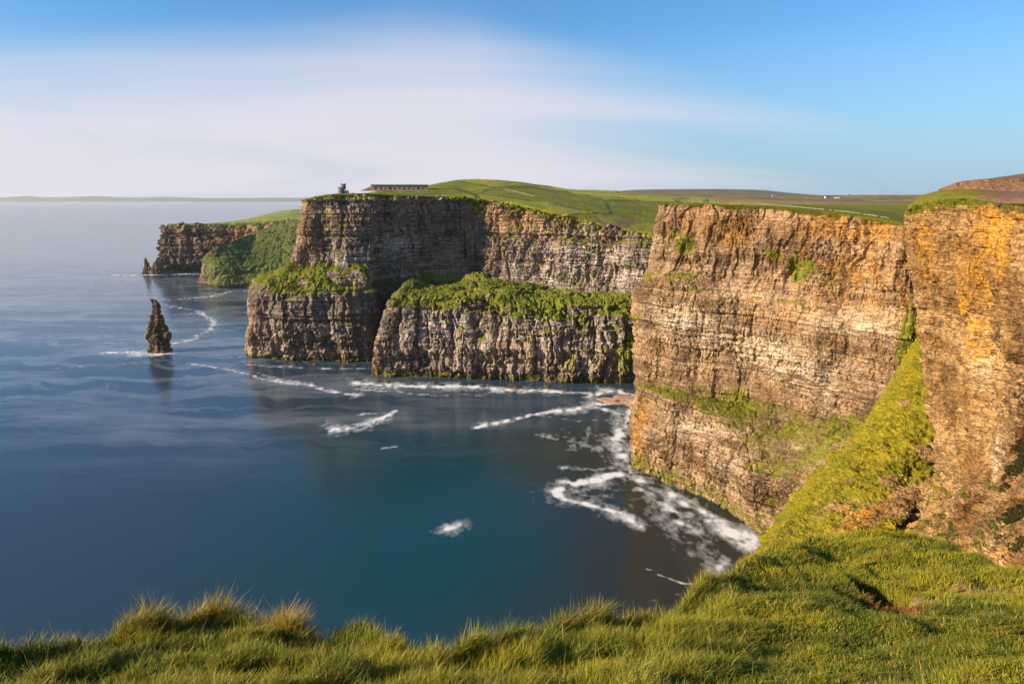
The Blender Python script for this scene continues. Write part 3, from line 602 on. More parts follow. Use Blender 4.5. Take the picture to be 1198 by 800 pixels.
# ------------------------------------------------------------------ foreground ground
edge = [(-160, 800, 4.6), (0, 770, 5.0), (90, 758, 5.6), (170, 752, 6.1), (240, 742, 6.5), (310, 748, 6.4), (362, 762, 6.0), (420, 742, 6.3), (465, 766, 5.6), (520, 782, 5.2), (580, 768, 6.0), (640, 750, 7.0), (700, 738, 7.4), (745, 726, 7.9),
        (795, 720, 8.4), (835, 690, 9.8), (870, 668, 11), (900, 645, 12.4), (960, 632, 13.6), (1040, 628, 14.2), (1100, 640, 13.6), (1170, 666, 12), (1215, 668, 11.6), (1300, 655, 12)]
n_e = len(edge)
ex = np.array([e[0] for e in edge], float)
def line(pts): return np.interp(ex, [a[0] for a in pts], [a[1] for a in pts]), np.interp(ex, [a[0] for a in pts], [a[2] for a in pts])
rows = []
def prow(pts, dx=0):
    yy, dd = line(pts); return [P(x + dx, y, d) for x, y, d in zip(ex, yy, dd)]
rows.append([(x_ * 1.0, -3.0, 198.2) for x_ in np.linspace(-9, 14, n_e)])
rows.append([(x_ * 1.0, .8, 198.2) for x_ in np.linspace(-6, 9, n_e)])
rows.append(prow([(-160, 960, 2.4), (600, 960, 2.4), (1300, 960, 2.6)]))
rows.append(prow([(-160, 860, 3.5), (500, 860, 3.4), (900, 850, 3.8), (1300, 830, 4.0)]))
rows.append(prow([(-160, 820, 4.2), (400, 805, 4.6), (520, 812, 4.4), (760, 775, 5.7), (1000, 770, 5.8), (1300, 760, 5.9)]))
rows.append(prow([(-160, 808, 4.5), (0, 780, 4.8), (240, 758, 5.8), (362, 770, 5.6), (520, 790, 5.0), (640, 764, 6.3), (745, 746, 7.2), (830, 726, 7.8), (960, 716, 8.2), (1040, 718, 8.1), (1110, 722, 8.0), (1300, 715, 8.2)]))
rows.append(prow([(-160, 804, 4.55), (0, 774, 4.9), (240, 748, 6.2), (362, 765, 5.8), (520, 785, 5.1), (640, 756, 6.7), (745, 734, 7.6), (830, 708, 9.0), (960, 680, 10.5), (1040, 676, 10.8), (1120, 690, 10), (1300, 690, 10)]))
rows.append([P(*e) for e in edge])
rows.append([tuple(np.array(P(x, y, d)) + np.array([0, .5 + .02 * d, -.9 - .05 * d])) for x, y, d in edge])
rows.append([tuple(np.array(P(x, y, d)) * np.array([1, 1, 1]) + np.array([(x - 599) * .003, 2.5 + .06 * d, -9])) for x, y, d in edge])
rows.append([((x - 599) / 790 * (d + 16), d + 14, 110) for x, y, d in edge])
rows.append([((x - 599) / 790 * (d + 30), d + 28, -6) for x, y, d in edge])
g, vc, uc = loft(rows, .025, [.4, .3, .08, .05, .05, .06, .06, .15, .5, 2, 3], .8, .7)
dist = np.linalg.norm(g - np.array([0, 0, H]), axis=-1)
ins = 1 - sstep(7.0, 8.2, vc)
lump = fbm(g, .8, 3, 301) * .17 + fbm(g, 2.2, 3, 302) * .22 * sstep(5, 10, dist) + np.abs(fbm(g, .35, 2, 303)) * .07
lump = np.where(vc < 2, 0, lump) * np.minimum(1, dist / 7)
out = vc > 8.5
QT = g.copy(); QT[..., 2] += lump * np.where(out, 0, 1)
rk = rockdisp(g, .3, 311) * .7 * sstep(8.6, 9.5, vc)
nn = normals(g, 4); QT += nn * rk[..., None]
# the eroded hollow in the terrace
def spot(px, py):
    pr = proj(QT); d2 = (pr[..., 0] - px) ** 2 + (pr[..., 1] - py) ** 2 + np.where((vc > 1.5) & (vc < 7.3), 0, 1e9)
    return QT[np.unravel_index(np.argmin(d2), d2.shape)].copy()
hc = spot(1026, 708); hc2 = spot(1030, 690)
ha = np.exp(-(((QT[..., 0] - hc[0]) / .30) ** 2 + ((QT[..., 1] - hc[1]) / .70) ** 2) ** 1.6)
hb = np.exp(-(((QT[..., 0] - hc2[0] + .05) / .20) ** 2 + ((QT[..., 1] - hc2[1]) / .55) ** 2) ** 1.6)
hol = np.maximum(ha, hb)
rust = np.exp(-(((QT[..., 0] - hc[0] - .36) / .22) ** 2 + ((QT[..., 1] - hc[1] - .25) / .55) ** 2)) * 1.2
QT[..., 2] -= hol * 1.3
pth = np.zeros_like(vc)
for px, py, rx, ry in ((1130, 696, .7, .42), (1158, 692, .6, .42), (1100, 702, .5, .3), (1130, 652, .35, .3), (1085, 706, .4, .2)):
    c0 = spot(px, py); pth = np.maximum(pth, np.exp(-((QT[..., 0] - c0[0]) / rx) ** 2 - ((QT[..., 1] - c0[1]) / ry) ** 2))
t = NT('turf_soil'); p = t.pos(); a1, a2, a3, _, _ = t.attr('mask')
n1 = t.noise(p, 6, 8, .7); n2 = t.noise(p, .5, 4, .6)
c = t.mix(t.ramp(n2, [(.35, 0), (.65, 1)]), (.045, .07, .010), (.12, .12, .02))
c = t.mix(t.ramp(t.math('MULTIPLY', a2, t.math('ADD', n1, .4)), [(.3, 0), (.5, 1)]), c, (.26, .09, .025))
c = t.mix(t.ramp(a1, [(.12, 0), (.4, 1)]), c, (.022, .014, .011))
c = t.mix(t.ramp(t.math('MULTIPLY', a3, t.math('ADD', n1, .4)), [(.3, 0), (.6, 1)]), c, (.32, .19, .09))
c = t.mix(.8, c, t.ramp(n1, [(.3, .5), (.7, 1.4)]), 'MULTIPLY')
t.bsdf(c, .95, n1, .8, .05, .1)
turf = mesh_np('ground', QT, gridfaces(*QT.shape[:2]), None, t.m, smooth=True)
attr(turf, 'mask', np.stack([hol, rust, pth], -1).reshape(-1, 3)); tag(turf, kind='structure')

# ------------------------------------------------------------------ grass blades
A_ = QT[:-1, :-1]; B_ = QT[:-1, 1:]; C_ = QT[1:, :-1]
area = np.linalg.norm(np.cross(B_ - A_, C_ - A_), axis=-1)
dc = dist[:-1, :-1]; vcc = vc[:-1, :-1]
pr = proj(QT)[:-1, :-1]
vis = (pr[..., 0] > -200) & (pr[..., 0] < 1400) & (pr[..., 1] < 880) & (vcc > 1.8) & (vcc < 8.3)
dens = 1.0 / np.clip(dc, 3.0, 60) ** 1.35
tuft = fbm(QT, (.45, .45, .9), 3, 401)[:-1, :-1]
big = fbm(QT, (2.2, 2.2, 4), 3, 402)[:-1, :-1]
kill = np.clip(1 - 1.6 * hol - .5 * np.clip(rust * 1.0, 0, 1) - .9 * pth, 0, 1)[:-1, :-1]
w = area * dens * vis * kill * (.45 + .9 * sstep(-.35, .35, tuft))
w = (w / w.sum()).ravel(); cw = np.cumsum(w)
NB = 620000
idx = np.searchsorted(cw, rng.random(NB)); idx = np.clip(idx, 0, len(cw) - 1)
ii, jj = np.unravel_index(idx, area.shape)
u = rng.random((NB, 1)); v = rng.random((NB, 1))
pos = QT[ii, jj] * (1 - u) * (1 - v) + QT[ii, jj + 1] * u * (1 - v) + QT[ii + 1, jj] * (1 - u) * v + QT[ii + 1, jj + 1] * u * v
dd = dist[ii, jj]; tf = tuft[ii, jj]; bg = big[ii, jj]; vb = vc[ii, jj]
edgeness = np.exp(-((vb - 7.2) / .7) ** 2)
px_ = proj(pos)[:, 0]
longz = sstep(900, 780, px_)
L = (.10 + .10 * sstep(-.2, .4, tf) + .06 * np.clip(bg, 0, 1)) * (.55 + .9 * rng.random(NB)) * (.72 + .53 * longz)
L *= 1 + edgeness * (.35 + .35 * longz) + np.where(rng.random(NB) < .03, .6, 0)
L *= .66 + .1 * np.clip(dd / 12, 0, 1)
# straw-coloured crests of long grass
def near_(px, r): return np.exp(-((px_ - px) / r) ** 2)
strawzone = np.clip((near_(215, 45) + near_(320, 45) + .4 * near_(60, 60) + .4 * near_(700, 60) + .35 * near_(860, 40)) * edgeness, 0, 1)
L *= 1 + .35 * strawzone
ang = rng.random(NB) * 2 * np.pi
lean = (.25 + .55 * rng.random(NB) ** 1.3) * (1 + .7 * (1 - longz))
wind = np.array([.28, .05])
dirx = np.cos(ang) * lean + wind[0]; diry = np.sin(ang) * lean + wind[1]
width = (.0022 + .0022 * rng.random(NB)) * np.clip(dd / 4.5, 1, 6) ** .35
fa_ = rng.random(NB) * np.pi
sx = np.cos(fa_) * width; sy = np.sin(fa_) * width
z0 = np.zeros(NB)
side = np.stack([sx, sy, z0], -1)
up = np.stack([dirx * .35, diry * .35, np.ones(NB)], -1); up /= np.linalg.norm(up, axis=-1, keepdims=True)
up2 = np.stack([dirx * 1.3, diry * 1.3, .75 + 0 * z0], -1); up2 /= np.linalg.norm(up2, axis=-1, keepdims=True)
mid = pos + up * (L * .55)[:, None]; tip = mid + up2 * (L * .5)[:, None]
base = pos - np.array([0, 0, .02])
V = np.stack([base - side, base + side, mid + side * .8, mid - side * .8, tip], 1).reshape(-1, 3)
b0 = np.arange(NB) * 5
q4 = np.stack([b0, b0 + 1, b0 + 2, b0 + 3], -1); t3 = np.stack([b0 + 3, b0 + 2, b0 + 4], -1)
t = NT('grass_blades'); at = t.n('ShaderNodeAttribute', attribute_name='tint')
b = t.n('ShaderNodeBsdfPrincipled'); t.l(at.outputs['Color'], b.inputs['Base Color']); b.inputs['Roughness'].default_value = .55; b.inputs['Specular IOR Level'].default_value = .25
tr = t.n('ShaderNodeBsdfTranslucent'); t.l(at.outputs['Color'], tr.inputs['Color'])
mx = t.n('ShaderNodeMixShader'); mx.inputs[0].default_value = .35; t.l(b.outputs[0], mx.inputs[1]); t.l(tr.outputs[0], mx.inputs[2]); t.l(mx.outputs[0], t.out.inputs[0])
M['blade'] = t.m
grass = mesh_np('grass', V, q4, t3, t.m, smooth=False)
gA = np.array([.115, .165, .010]); gB = np.array([.31, .285, .015]); gC = np.array([.48, .34, .06]); gD = np.array([.06, .11, .010])
r1 = rng.random((NB, 1)); patch = fbm(pos, (1.6, 1.6, 3), 3, 411)[:, None]
m1 = np.clip(.5 + 1.5 * patch + .5 * (r1 - .5) + .5 * fbm(pos, (.4, .4, .8), 2, 412)[:, None], 0, 1)
cb = gA * (1 - m1) + gB * m1
dk_ = np.clip(-patch * 2.5 - .1, 0, 1); cb = cb * (1 - dk_) + gD * dk_
st = np.clip((rng.random((NB, 1)) < (.12 + .35 * strawzone[:, None])) * 1.0, 0, 1)
cb = cb * (1 - st) + gC * st
gR = np.array([.50, .27, .10])
tipc = cb * .7 + gC * .3; s_ = strawzone[:, None]; tipc = tipc * (1 - .75 * s_) + gR * .75 * s_
rb = np.clip(rust[ii, jj] * 1.6, 0, 1)[:, None] * .8
cb = cb * (1 - rb) + np.array([.26, .10, .03]) * rb; tipc = tipc * (1 - rb) + np.array([.28, .12, .04]) * rb
colr = np.stack([cb, cb, cb * .8 + tipc * .2, cb * .8 + tipc * .2, tipc], 1).reshape(-1, 3)
attr(grass, 'tint', colr); tag(grass, 'thick wind-blown clifftop grass, green with straw-coloured crests', 'grass', kind='stuff')

# tussocks and low plants growing on the cliffs
def tussocks(name, label, src, n, size, seed, cols, thr=.5, fat=.25, extra=None):
    q, gm, ym, n2 = src; r = np.random.default_rng(seed)
    a = np.linalg.norm(np.cross(q[:-1, 1:] - q[:-1, :-1], q[1:, :-1] - q[:-1, :-1]), axis=-1)
    m = gm[:-1, :-1] + .5 * fbm(q, 4 * size, 3, seed)[:-1, :-1]
    wt_ = a * sstep(thr, thr + .25, m); pq = proj(q)[:-1, :-1]; wt_ = wt_ * (pq[..., 0] < 1300)
    cw_ = np.cumsum(wt_.ravel()); idx = np.clip(np.searchsorted(cw_, r.random(n) * cw_[-1]), 0, len(cw_) - 1); i_, j_ = np.unravel_index(idx, a.shape)
    u_ = r.random((n, 1)); v_ = r.random((n, 1)); pos = q[i_, j_] + (q[i_, j_ + 1] - q[i_, j_]) * u_ + (q[i_ + 1, j_] - q[i_, j_]) * v_
    nn_ = n2[i_, j_]; nn_ = nn_ * np.sign((nn_ * (np.array([0, 0, H]) - pos)).sum(-1, keepdims=True))
    up = nn_ * .5 + np.array([0, 0, .8]) + r.normal(0, .45, (n, 3)); up /= np.linalg.norm(up, axis=-1, keepdims=True)
    L_ = (size * (.5 + r.random(n)))[:, None]; fa = r.random(n) * np.pi; sd_ = np.stack([np.cos(fa), np.sin(fa), 0 * fa], -1) * L_ * fat
    dr = np.array([.2, 0, -.35]) * L_
    V = np.stack([pos - sd_ - up * .1, pos + sd_ - up * .1, pos + up * L_ * .6 + sd_ * .7, pos + up * L_ * .6 - sd_ * .7, pos + up * L_ + dr], 1).reshape(-1, 3)
    b_ = np.arange(n) * 5
    o = mesh_np(name, V, np.stack([b_, b_ + 1, b_ + 2, b_ + 3], -1), np.stack([b_ + 3, b_ + 2, b_ + 4], -1), M['blade'])
    y_ = np.clip(ym[i_, j_][:, None] + .18 * r.normal(0, 1, (n, 1)) + .9 * fbm(pos, 14 * size, 3, seed + 1)[:, None], 0, 1)
    c = np.array(cols[0]) * (1 - y_) + np.array(cols[1]) * y_; k_ = r.random((n, 1)) < .12; c = np.where(k_, np.array(cols[2]), c)
    attr(o, 'tint', np.repeat(c, 5, 0)); return tag(o, label, 'plants', kind='stuff')
tussocks('slope_grass', 'yellow-green tussocks covering the steep sunlit slope', MASKS['grass_slope'], 70000, .55, 1, ((.06, .09, .01), (.42, .30, .018), (.22, .11, .035)), .62)
tussocks('platform_grass', 'rough green growth on the low platform', MASKS['grassy_platform'], 32000, 1.0, 2, ((.055, .10, .015), (.25, .24, .03), (.22, .17, .06)), .7)
tussocks('ledge_grass', 'green growth on the ledge below the tower', MASKS['tower_headland'], 34000, 1.0, 3, ((.065, .11, .015), (.26, .25, .03), (.20, .16, .05)), .62)
tussocks('ledge_grass', 'green growth on the ledges of the golden cliff', MASKS['golden_cliff'], 45000, .55, 4, ((.07, .12, .012), (.32, .28, .02), (.20, .13, .05)), .6)
mq = MASKS['ochre_buttress']
tussocks('cap_grass', 'green turf hanging over the top of the buttress', mq, 40000, .45, 5, ((.08, .13, .012), (.34, .29, .02), (.20, .13, .05)), .55)
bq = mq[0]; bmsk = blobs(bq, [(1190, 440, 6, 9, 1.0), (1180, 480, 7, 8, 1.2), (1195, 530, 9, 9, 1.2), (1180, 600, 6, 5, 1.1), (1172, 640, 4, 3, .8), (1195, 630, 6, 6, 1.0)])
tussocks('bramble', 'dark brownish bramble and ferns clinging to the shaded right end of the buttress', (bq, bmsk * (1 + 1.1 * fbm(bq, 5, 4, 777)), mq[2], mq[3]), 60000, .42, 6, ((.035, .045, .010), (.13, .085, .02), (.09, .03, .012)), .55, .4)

# ------------------------------------------------------------------ generic solid mesh builder for the small things
class MB:
    def __init__(s): s.v = []; s.f = []
    def add(s, vs, fs):
        o = len(s.v); s.v += [tuple(x) for x in vs]; s.f += [tuple(i + o for i in f) for f in fs]
    def box(s, c, d, rz=0, taper=1.0):
        x, y, z = d[0] / 2, d[1] / 2, d[2]; cr, sr = math.cos(rz), math.sin(rz); vs = []
        for k, tz in ((0, 1), (1, taper)):
            for a, b_ in ((-x, -y), (x, -y), (x, y), (-x, y)):
                a *= tz; b_ *= tz; vs.append((c[0] + a * cr - b_ * sr, c[1] + a * sr + b_ * cr, c[2] + k * z))
        s.add(vs, [(0, 3, 2, 1), (4, 5, 6, 7), (0, 1, 5, 4), (1, 2, 6, 5), (2, 3, 7, 6), (3, 0, 4, 7)])
    def lathe(s, c, prof, n=20, lean=(0, 0)):
        vs = []; fs = []
        for (r, z) in prof:
            for k in range(n):
                a_ = 2 * math.pi * k / n; vs.append((c[0] + r * math.cos(a_) + lean[0] * z, c[1] + r * math.sin(a_) + lean[1] * z, c[2] + z))
        for i in range(len(prof) - 1):
            for k in range(n):
                a_ = i * n + k; b_ = i * n + (k + 1) % n; fs.append((a_, b_, b_ + n, a_ + n))
        fs.append(tuple(range(n))[::-1]); fs.append(tuple(range((len(prof) - 1) * n, len(prof) * n)))
        s.add(vs, fs)
    def tube(s, pts, rads, n=6):
        vs = []; fs = []; pts = [np.array(p_, float) for p_ in pts]
        for i, p_ in enumerate(pts):
            d = pts[min(i + 1, len(pts) - 1)] - pts[max(i - 1, 0)]; d /= np.linalg.norm(d) + 1e-9
            a_ = np.cross(d, (0.3, 1, 0.1)); a_ /= np.linalg.norm(a_); b_ = np.cross(d, a_)
            for k in range(n): vs.append(p_ + rads[i] * (a_ * math.cos(2 * math.pi * k / n) + b_ * math.sin(2 * math.pi * k / n)))
        for i in range(len(pts) - 1):
            for k in range(n): fs.append((i * n + k, i * n + (k + 1) % n, (i + 1) * n + (k + 1) % n, (i + 1) * n + k))
        fs.append(tuple(range(n))[::-1]); fs.append(tuple(range((len(pts) - 1) * n, len(pts) * n)))
        s.add(vs, fs)
    def build(s, name, mat, parent=None, smooth=False):
        me = bpy.data.meshes.new(name); me.from_pydata(s.v, [], s.f); me.update(); me.materials.append(mat)
        for p_ in me.polygons: p_.use_smooth = smooth
        o = bpy.data.objects.new(name, me); col.objects.link(o); o.parent = parent; return o
def empty(name, loc, rz=0):
    o = bpy.data.objects.new(name, None); col.objects.link(o); o.location = loc; o.rotation_euler[2] = rz; return o
_tcd = QCD.reshape(-1, 3); _tf = QF.reshape(-1, 3)
def ground_z(x, y, tab=None):
    tb = _tcd if tab is None else tab
    d2 = (tb[:, 0] - x) ** 2 + (tb[:, 1] - y) ** 2 + np.where(tb[:, 2] > 155, 0, 1e9)
    return float(tb[np.argmin(d2), 2])

M['tstone'] = simple('tower_stone', (.17, .155, .15), .9, .4, 1.2)
M['dkglass'] = simple('dark_glass', (.02, .024, .03), .15, .1, 1, 0, .5)
M['white'] = simple('white_render', (.60, .58, .54), .8, .15, .5)
M['slate'] = simple('slate_roof', (.09, .09, .10), .7, .3, 1.5)
M['redstone'] = simple('red_stone', (.30, .17, .12), .9, .45, .35)
M['flag'] = simple('flagstone', (.27, .25, .20), .9, .3, .5)
M['pathm'] = simple('path_gravel', (.44, .38, .28), .95, .2, .4)
M['turf'] = simple('roof_turf', (.08, .11, .03), .95, .3, .3)

# watch tower on the headland
tx, ty, _ = P(401, 227, 905); tz = ground_z(tx, ty) - .6
tw = empty('watch_tower', (tx, ty, tz)); tw.scale = (1.12, 1.12, 1.12); tag(tw, 'small dark stone lookout tower standing on the tip of the middle headland', 'tower')
m = MB(); m.lathe((-1.6, 0, 0), [(3.9, 0), (3.7, 6.2), (3.95, 6.3), (3.95, 7.2), (3.5, 7.2), (3.5, 6.6)], 24)
for k in range(8): a_ = k * math.pi / 4; m.box((-1.6 + 3.7 * math.cos(a_), 3.7 * math.sin(a_), 7.2), (.9, .9, .8), a_)
m.build('round_keep', M['tstone'], tw)
m = MB(); m.lathe((.9, .8, 5), [(2.9, 0), (2.85, 5.2), (3.1, 5.3), (3.1, 6.0), (2.6, 6.0)], 16)
for k in range(6): a_ = k * math.pi / 3 + .3; m.box((.9 + 2.8 * math.cos(a_), .8 + 2.8 * math.sin(a_), 11), (.9, .8, .8), a_)
m.build('turret', M['tstone'], tw)
m = MB(); m.box((4.4, 0, 0), (4.6, 4.2, 3.6)); m.box((4.4, 0, 3.6), (4.9, 4.5, .4)); m.build('annex', M['tstone'], tw)
m = MB(); m.box((-2.2, -3.66, 2.8), (.8, .25, 1.5)); m.build('window', M['dkglass'], tw)
m = MB(); m.box((4.2, -2.12, 0.2), (1.1, .15, 2.1)); m.build('door', M['dkglass'], tw)

# long low building cut into the hillside
bx, by, _ = P(468, 224, 1120); bz = ground_z(bx, by) - 1.0
vb_ = empty('hillside_building', (bx, by, bz), R(4)); tag(vb_, 'long low reddish stone building with a turf roof cut into the green hillside', 'building')
m = MB(); m.box((0, 0, 0), (88, 14, 8.4)); wl = m.build('wall', M['redstone'], vb_)
m = MB(); m.box((0, .5, 8.42), (92, 18, 1.5), 0, .97); m.build('roof', M['turf'], vb_)
for k in range(11):
    m = MB(); x0 = -38 + k * 7.4; m.box((x0, -7.05, 1.6 + (k % 2) * .6), (4.2 - (k % 3) * .8, .3, 4.2)); wf = m.build('window', M['white'], vb_)
    m = MB(); m.box((x0, -7.28, 1.9 + (k % 2) * .6), (3.6 - (k % 3) * .8, .12, 3.6)); m.build('pane', M['dkglass'], wf)
m = MB(); m.add([(-44, -6, 0), (-44, 6, 0), (-62, 6, 0), (-62, -6, 0), (-44, -6, 7.5), (-44, 6, 7.5)], [(0, 1, 2, 3), (0, 3, 4), (1, 5, 2), (3, 2, 5, 4), (0, 4, 5, 1)]); m.build('ramp_wall', M['redstone'], vb_)

# path along the clifftop + flagstone fences
def ribbon(name, pts, wdt, mat, tab, lift=.25, h=None):
    dense = []
    for (a, b_) in zip(pts[:-1], pts[1:]):
        n = max(2, int(math.hypot(a[0] - b_[0], a[1] - b_[1]) / 8))
        for k in range(n): f = k / n; dense.append((a[0] + (b_[0] - a[0]) * f, a[1] + (b_[1] - a[1]) * f))
    dense.append(pts[-1][:2]); v = []; zs = np.array([ground_z(x, y, tab) for x, y in dense])
    zs = np.convolve(np.pad(zs, 2, 'edge'), np.ones(5) / 5, 'valid')
    for i, (x, y) in enumerate(dense):
        a = dense[max(0, i - 1)]; b_ = dense[min(len(dense) - 1, i + 1)]; dx, dy = b_[0] - a[0], b_[1] - a[1]; l_ = math.hypot(dx, dy)
        nx, ny = -dy / l_ * wdt / 2, dx / l_ * wdt / 2; z = zs[i] + lift
        v += [(x - nx, y - ny, z), (x + nx, y + ny, z), (x + nx, y + ny, z - .9), (x - nx, y - ny, z - .9)]
    f = []
    for i in range(len(dense) - 1):
        for k in range(4): f.append((i * 4 + k, i * 4 + (k + 1) % 4, i * 4 + 4 + (k + 1) % 4, i * 4 + 4 + k))
    mb = MB(); mb.add(v, f); o = mb.build(name, mat); return tag(o, kind='structure')
ribbon('path', [P(*a)[:2] for a in ((408, 228, 912), (440, 228, 915), (480, 228, 935), (520, 228, 990), (548, 228, 1040))], 5.0, M['pathm'], _tcd, .5)
def flag_fence(pts, label, tab, h=1.3, seed=0, nmax=90):
    rr = random.Random(seed); tot = sum(math.hypot(a[0] - b_[0], a[1] - b_[1]) for a, b_ in zip(pts[:-1], pts[1:])); sp = max(1.6, tot / nmax)
    e = empty('flagstone_fence', (pts[0][0], pts[0][1], ground_z(pts[0][0], pts[0][1], tab))); tag(e, label, 'fence', 'flagstone fences along the clifftops')
    protos = []
    for (a, b_) in zip(pts[:-1], pts[1:]):
        L_ = math.hypot(a[0] - b_[0], a[1] - b_[1]); n = int(L_ / sp); rz = math.atan2(b_[1] - a[1], b_[0] - a[0])
        for k in range(n):
            if rr.random() < .06: continue
            f = (k + .5) / n; x = a[0] + (b_[0] - a[0]) * f; y = a[1] + (b_[1] - a[1]) * f
            if len(protos) < 5:
                mb = MB(); mb.box((0, 0, 0), (sp * rr.uniform(.7, .97), .2, .5 + h * rr.uniform(.7, 1.1)), 0, rr.uniform(.8, .97)); o = mb.build('slab', M['flag'], e); protos.append(o)
            else:
                o = rr.choice(protos).copy(); col.objects.link(o); o.parent = e
            o.location = (x - e.location[0], y - e.location[1] + rr.uniform(-.2, .2), ground_z(x, y, tab) - .5 - e.location[2]); o.rotation_euler[2] = rz + rr.uniform(-.08, .08)
    return e
flag_fence([P(*a)[:2] for a in ((412, 227, 925), (445, 227, 930), (490, 228, 950), (530, 229, 1000))], 'low dark line of flagstones between the lookout tower and the hillside building', _tcd, 1.1, 1)
flag_fence([P(*a)[:2] for a in ((548, 226.5, 1090), (590, 226, 1140), (612, 230, 1090), (625, 236, 1040))], 'pale flagstone fence curving over the sunlit green hilltop beyond the upper wall', _tcd, .8, 2)
flag_fence([P(*a)[:2] for a in ((800, 238, 560), (860, 240, 520), (920, 244, 480), (985, 250, 438), (1040, 258, 405))], 'uneven pale flagstone fence along the rim of the big golden cliff', _tf, .45, 3)

# farmhouses on the plateau
def cottage(px, py, Y, wd, label, rz=0.0, seed=0):
    x, y, _ = P(px, py, Y); z = ground_z(x, y) - .5
    e = empty('cottage', (x, y, z), rz); tag(e, label, 'house', 'far white cottages on the plateau')
    m = MB(); m.box((0, 0, 0), (wd, 7, 4.2)); m.build('wall', M['white'], e)
    m = MB(); h = wd / 2 + .3; m.add([(-h, -3.9, 4.21), (h, -3.9, 4.21), (h, 3.9, 4.21), (-h, 3.9, 4.21), (-h, 0, 7.2), (h, 0, 7.2)], [(0, 3, 2, 1), (0, 1, 5, 4), (2, 3, 4, 5), (0, 4, 3), (1, 2, 5)])
    r_ = m.build('roof', M['slate'], e); m = MB(); m.box((h - 1.2, 0, 6.6), (1, .9, 1.6)); m.build('chimney', M['white'], r_)
    for k in (-1, 1): m = MB(); m.box((k * wd * .27, -3.56, 1.4), (1.6, .14, 1.5)); m.build('window', M['dkglass'], e)
    m = MB(); m.box((0, -3.57, .4), (1.2, .15, 2.4)); m.build('door', M['dkglass'], e)
cottage(968, 232, 1900, 16, 'leftmost white cottage of the pair on the plateau behind the golden cliff', .2)
cottage(979, 232, 1860, 12, 'small white cottage right beside a longer one on the far plateau', -.3)
cottage(993, 229, 3300, 16, 'tiny white house farthest off, on the brown moor near the skyline', .1)
cottage(905, 230, 3400, 18, 'lone tiny white house on the skyline field left of the other cottages', .1)
x, y, _ = P(1032, 229, 3800); o = MB(); o.tube([(x, y, ground_z(x, y) - 1), (x, y, ground_z(x, y) + 38)], [1.0, .5]); tag(o.build('radio_mast', M['tstone']), 'thin radio mast on the skyline of the brown moor', 'mast')

# ------------------------------------------------------------------ sea stacks
def stack(name, x, y, prof, label, s, seed, nseg=150, nring=160, lean=0.0, mat='stackm'):
    """prof: (z, half-left, half-right)"""
    zz = np.linspace(prof[0][0], prof[-1][0], nring); pl = np.interp(zz, [a[0] for a in prof], [a[1] for a in prof]); pr_ = np.interp(zz, [a[0] for a in prof], [a[2] for a in prof])
    th = np.linspace(0, 2 * np.pi, nseg + 1)[:-1]
    c = np.cos(th); sn = np.sin(th)
    half = (pl + pr_)[:, None] / 2; mid_ = (pr_ - pl)[:, None] / 2
    sq = (np.abs(c) ** 2.4 + np.abs(sn) ** 2.4) ** (-1 / 2.4)
    g = np.stack([mid_ + half * c * sq, half * .8 * sn * sq, zz[:, None] * np.ones_like(c)], -1)
    nh = np.stack([c, sn, np.zeros_like(c)], -1)[None] * np.ones((nring, 1, 1))
    ww = np.array([x, y, 0]); d = rockdisp(g + ww, s, seed, 1.0, .9) * np.minimum(1, half / (5 * s)) * .8
    q = g + nh * d[..., None]
    q[..., 2] += np.where(zz > zz[-1] * .7, 1, 0)[:, None] * 1.4 * s * fbm(g + ww, 4 * s, 2, seed + 5)
    i = np.arange(nring * nseg).reshape(nring, nseg); i2 = np.roll(i, -1, 1)
    f4 = np.stack([i[:-1], i2[:-1], i2[1:], i[1:]], -1).reshape(-1, 4)
    v = np.concatenate([q.reshape(-1, 3), [[mid_[-1, 0], 0, zz[-1] + 1.0]]]); cap = len(v) - 1
    tr = np.stack([i[-1], i2[-1], np.full(nseg, cap)], -1)
    o = mesh_np(name, v, f4, tr, M[mat]); o.location = (x, y, 0)
    gm = np.clip(fbm(v, 9, 3, seed + 2) * .5 + v[:, 2] / zz[-1] * .35 - .12, 0, 1)
    om = np.clip(.2 + .5 * (v[:, 0] < -1) + .3 * fbm(v, 8, 3, seed), 0, 1)  # left half tinted warmer: the sunlit side put into the colour
    attr(o, 'mask', np.stack([gm * .6, gm * 0 + .25, om, gm * 0 + .4], -1)); attr(o, 'mask2', np.stack([gm * 0, gm * 0 + .8, gm * 0, gm * 0], -1))
    return tag(o, label, 'sea stack', 'sea stacks off the headlands')
M['stackm'] = rock_material('stack_rock', (.06, .045, .04), (.17, .12, .08), (.32, .22, .13), (.4, .36, .30), (.34, .2, .07), (.07, .09, .02), (.2, .18, .03), .9)
x0, y0, _ = S(181.5, 413); k = y0 / 779
stack('sea_stack', x0, y0 + 10, [(-6, 15, 16.5), (2, 14.5, 15.5), (5, 12.5, 13.5), (18, 12.5, 14), (25, 13, 14.5), (28, 10.5, 12), (37, 10.5, 10), (40, 7.5, 9), (50, 7, 8), (56, 6, 7.5), (58, 5.5, 8), (65, 5, 7), (67, 5, 4.5), (70, 4.2, 2.0)], 'tall jagged dark sea stack rising alone from the water in front of the headlands', .85, 503)
x1, y1, _ = S(170, 321); stack('sea_stack', x1, y1 + 12, [(-5, 16, 18), (5, 15, 17), (20, 11, 14), (32, 9, 9), (40, 6, 5), (45, 2, 2)], 'small pointed dark sea stack at the tip of the farthest headland', 1.0, 511, 70, 60)
x1, y1, _ = S(181, 321); stack('sea_stack', x1, y1 + 12, [(-5, 15, 16), (4, 14, 15), (18, 11, 14), (30, 5, 12), (38, 0, 9), (44, -4, 8)], 'squat leaning rock between the pointed sea stack and the farthest headland', 1.0, 521, 70, 60)

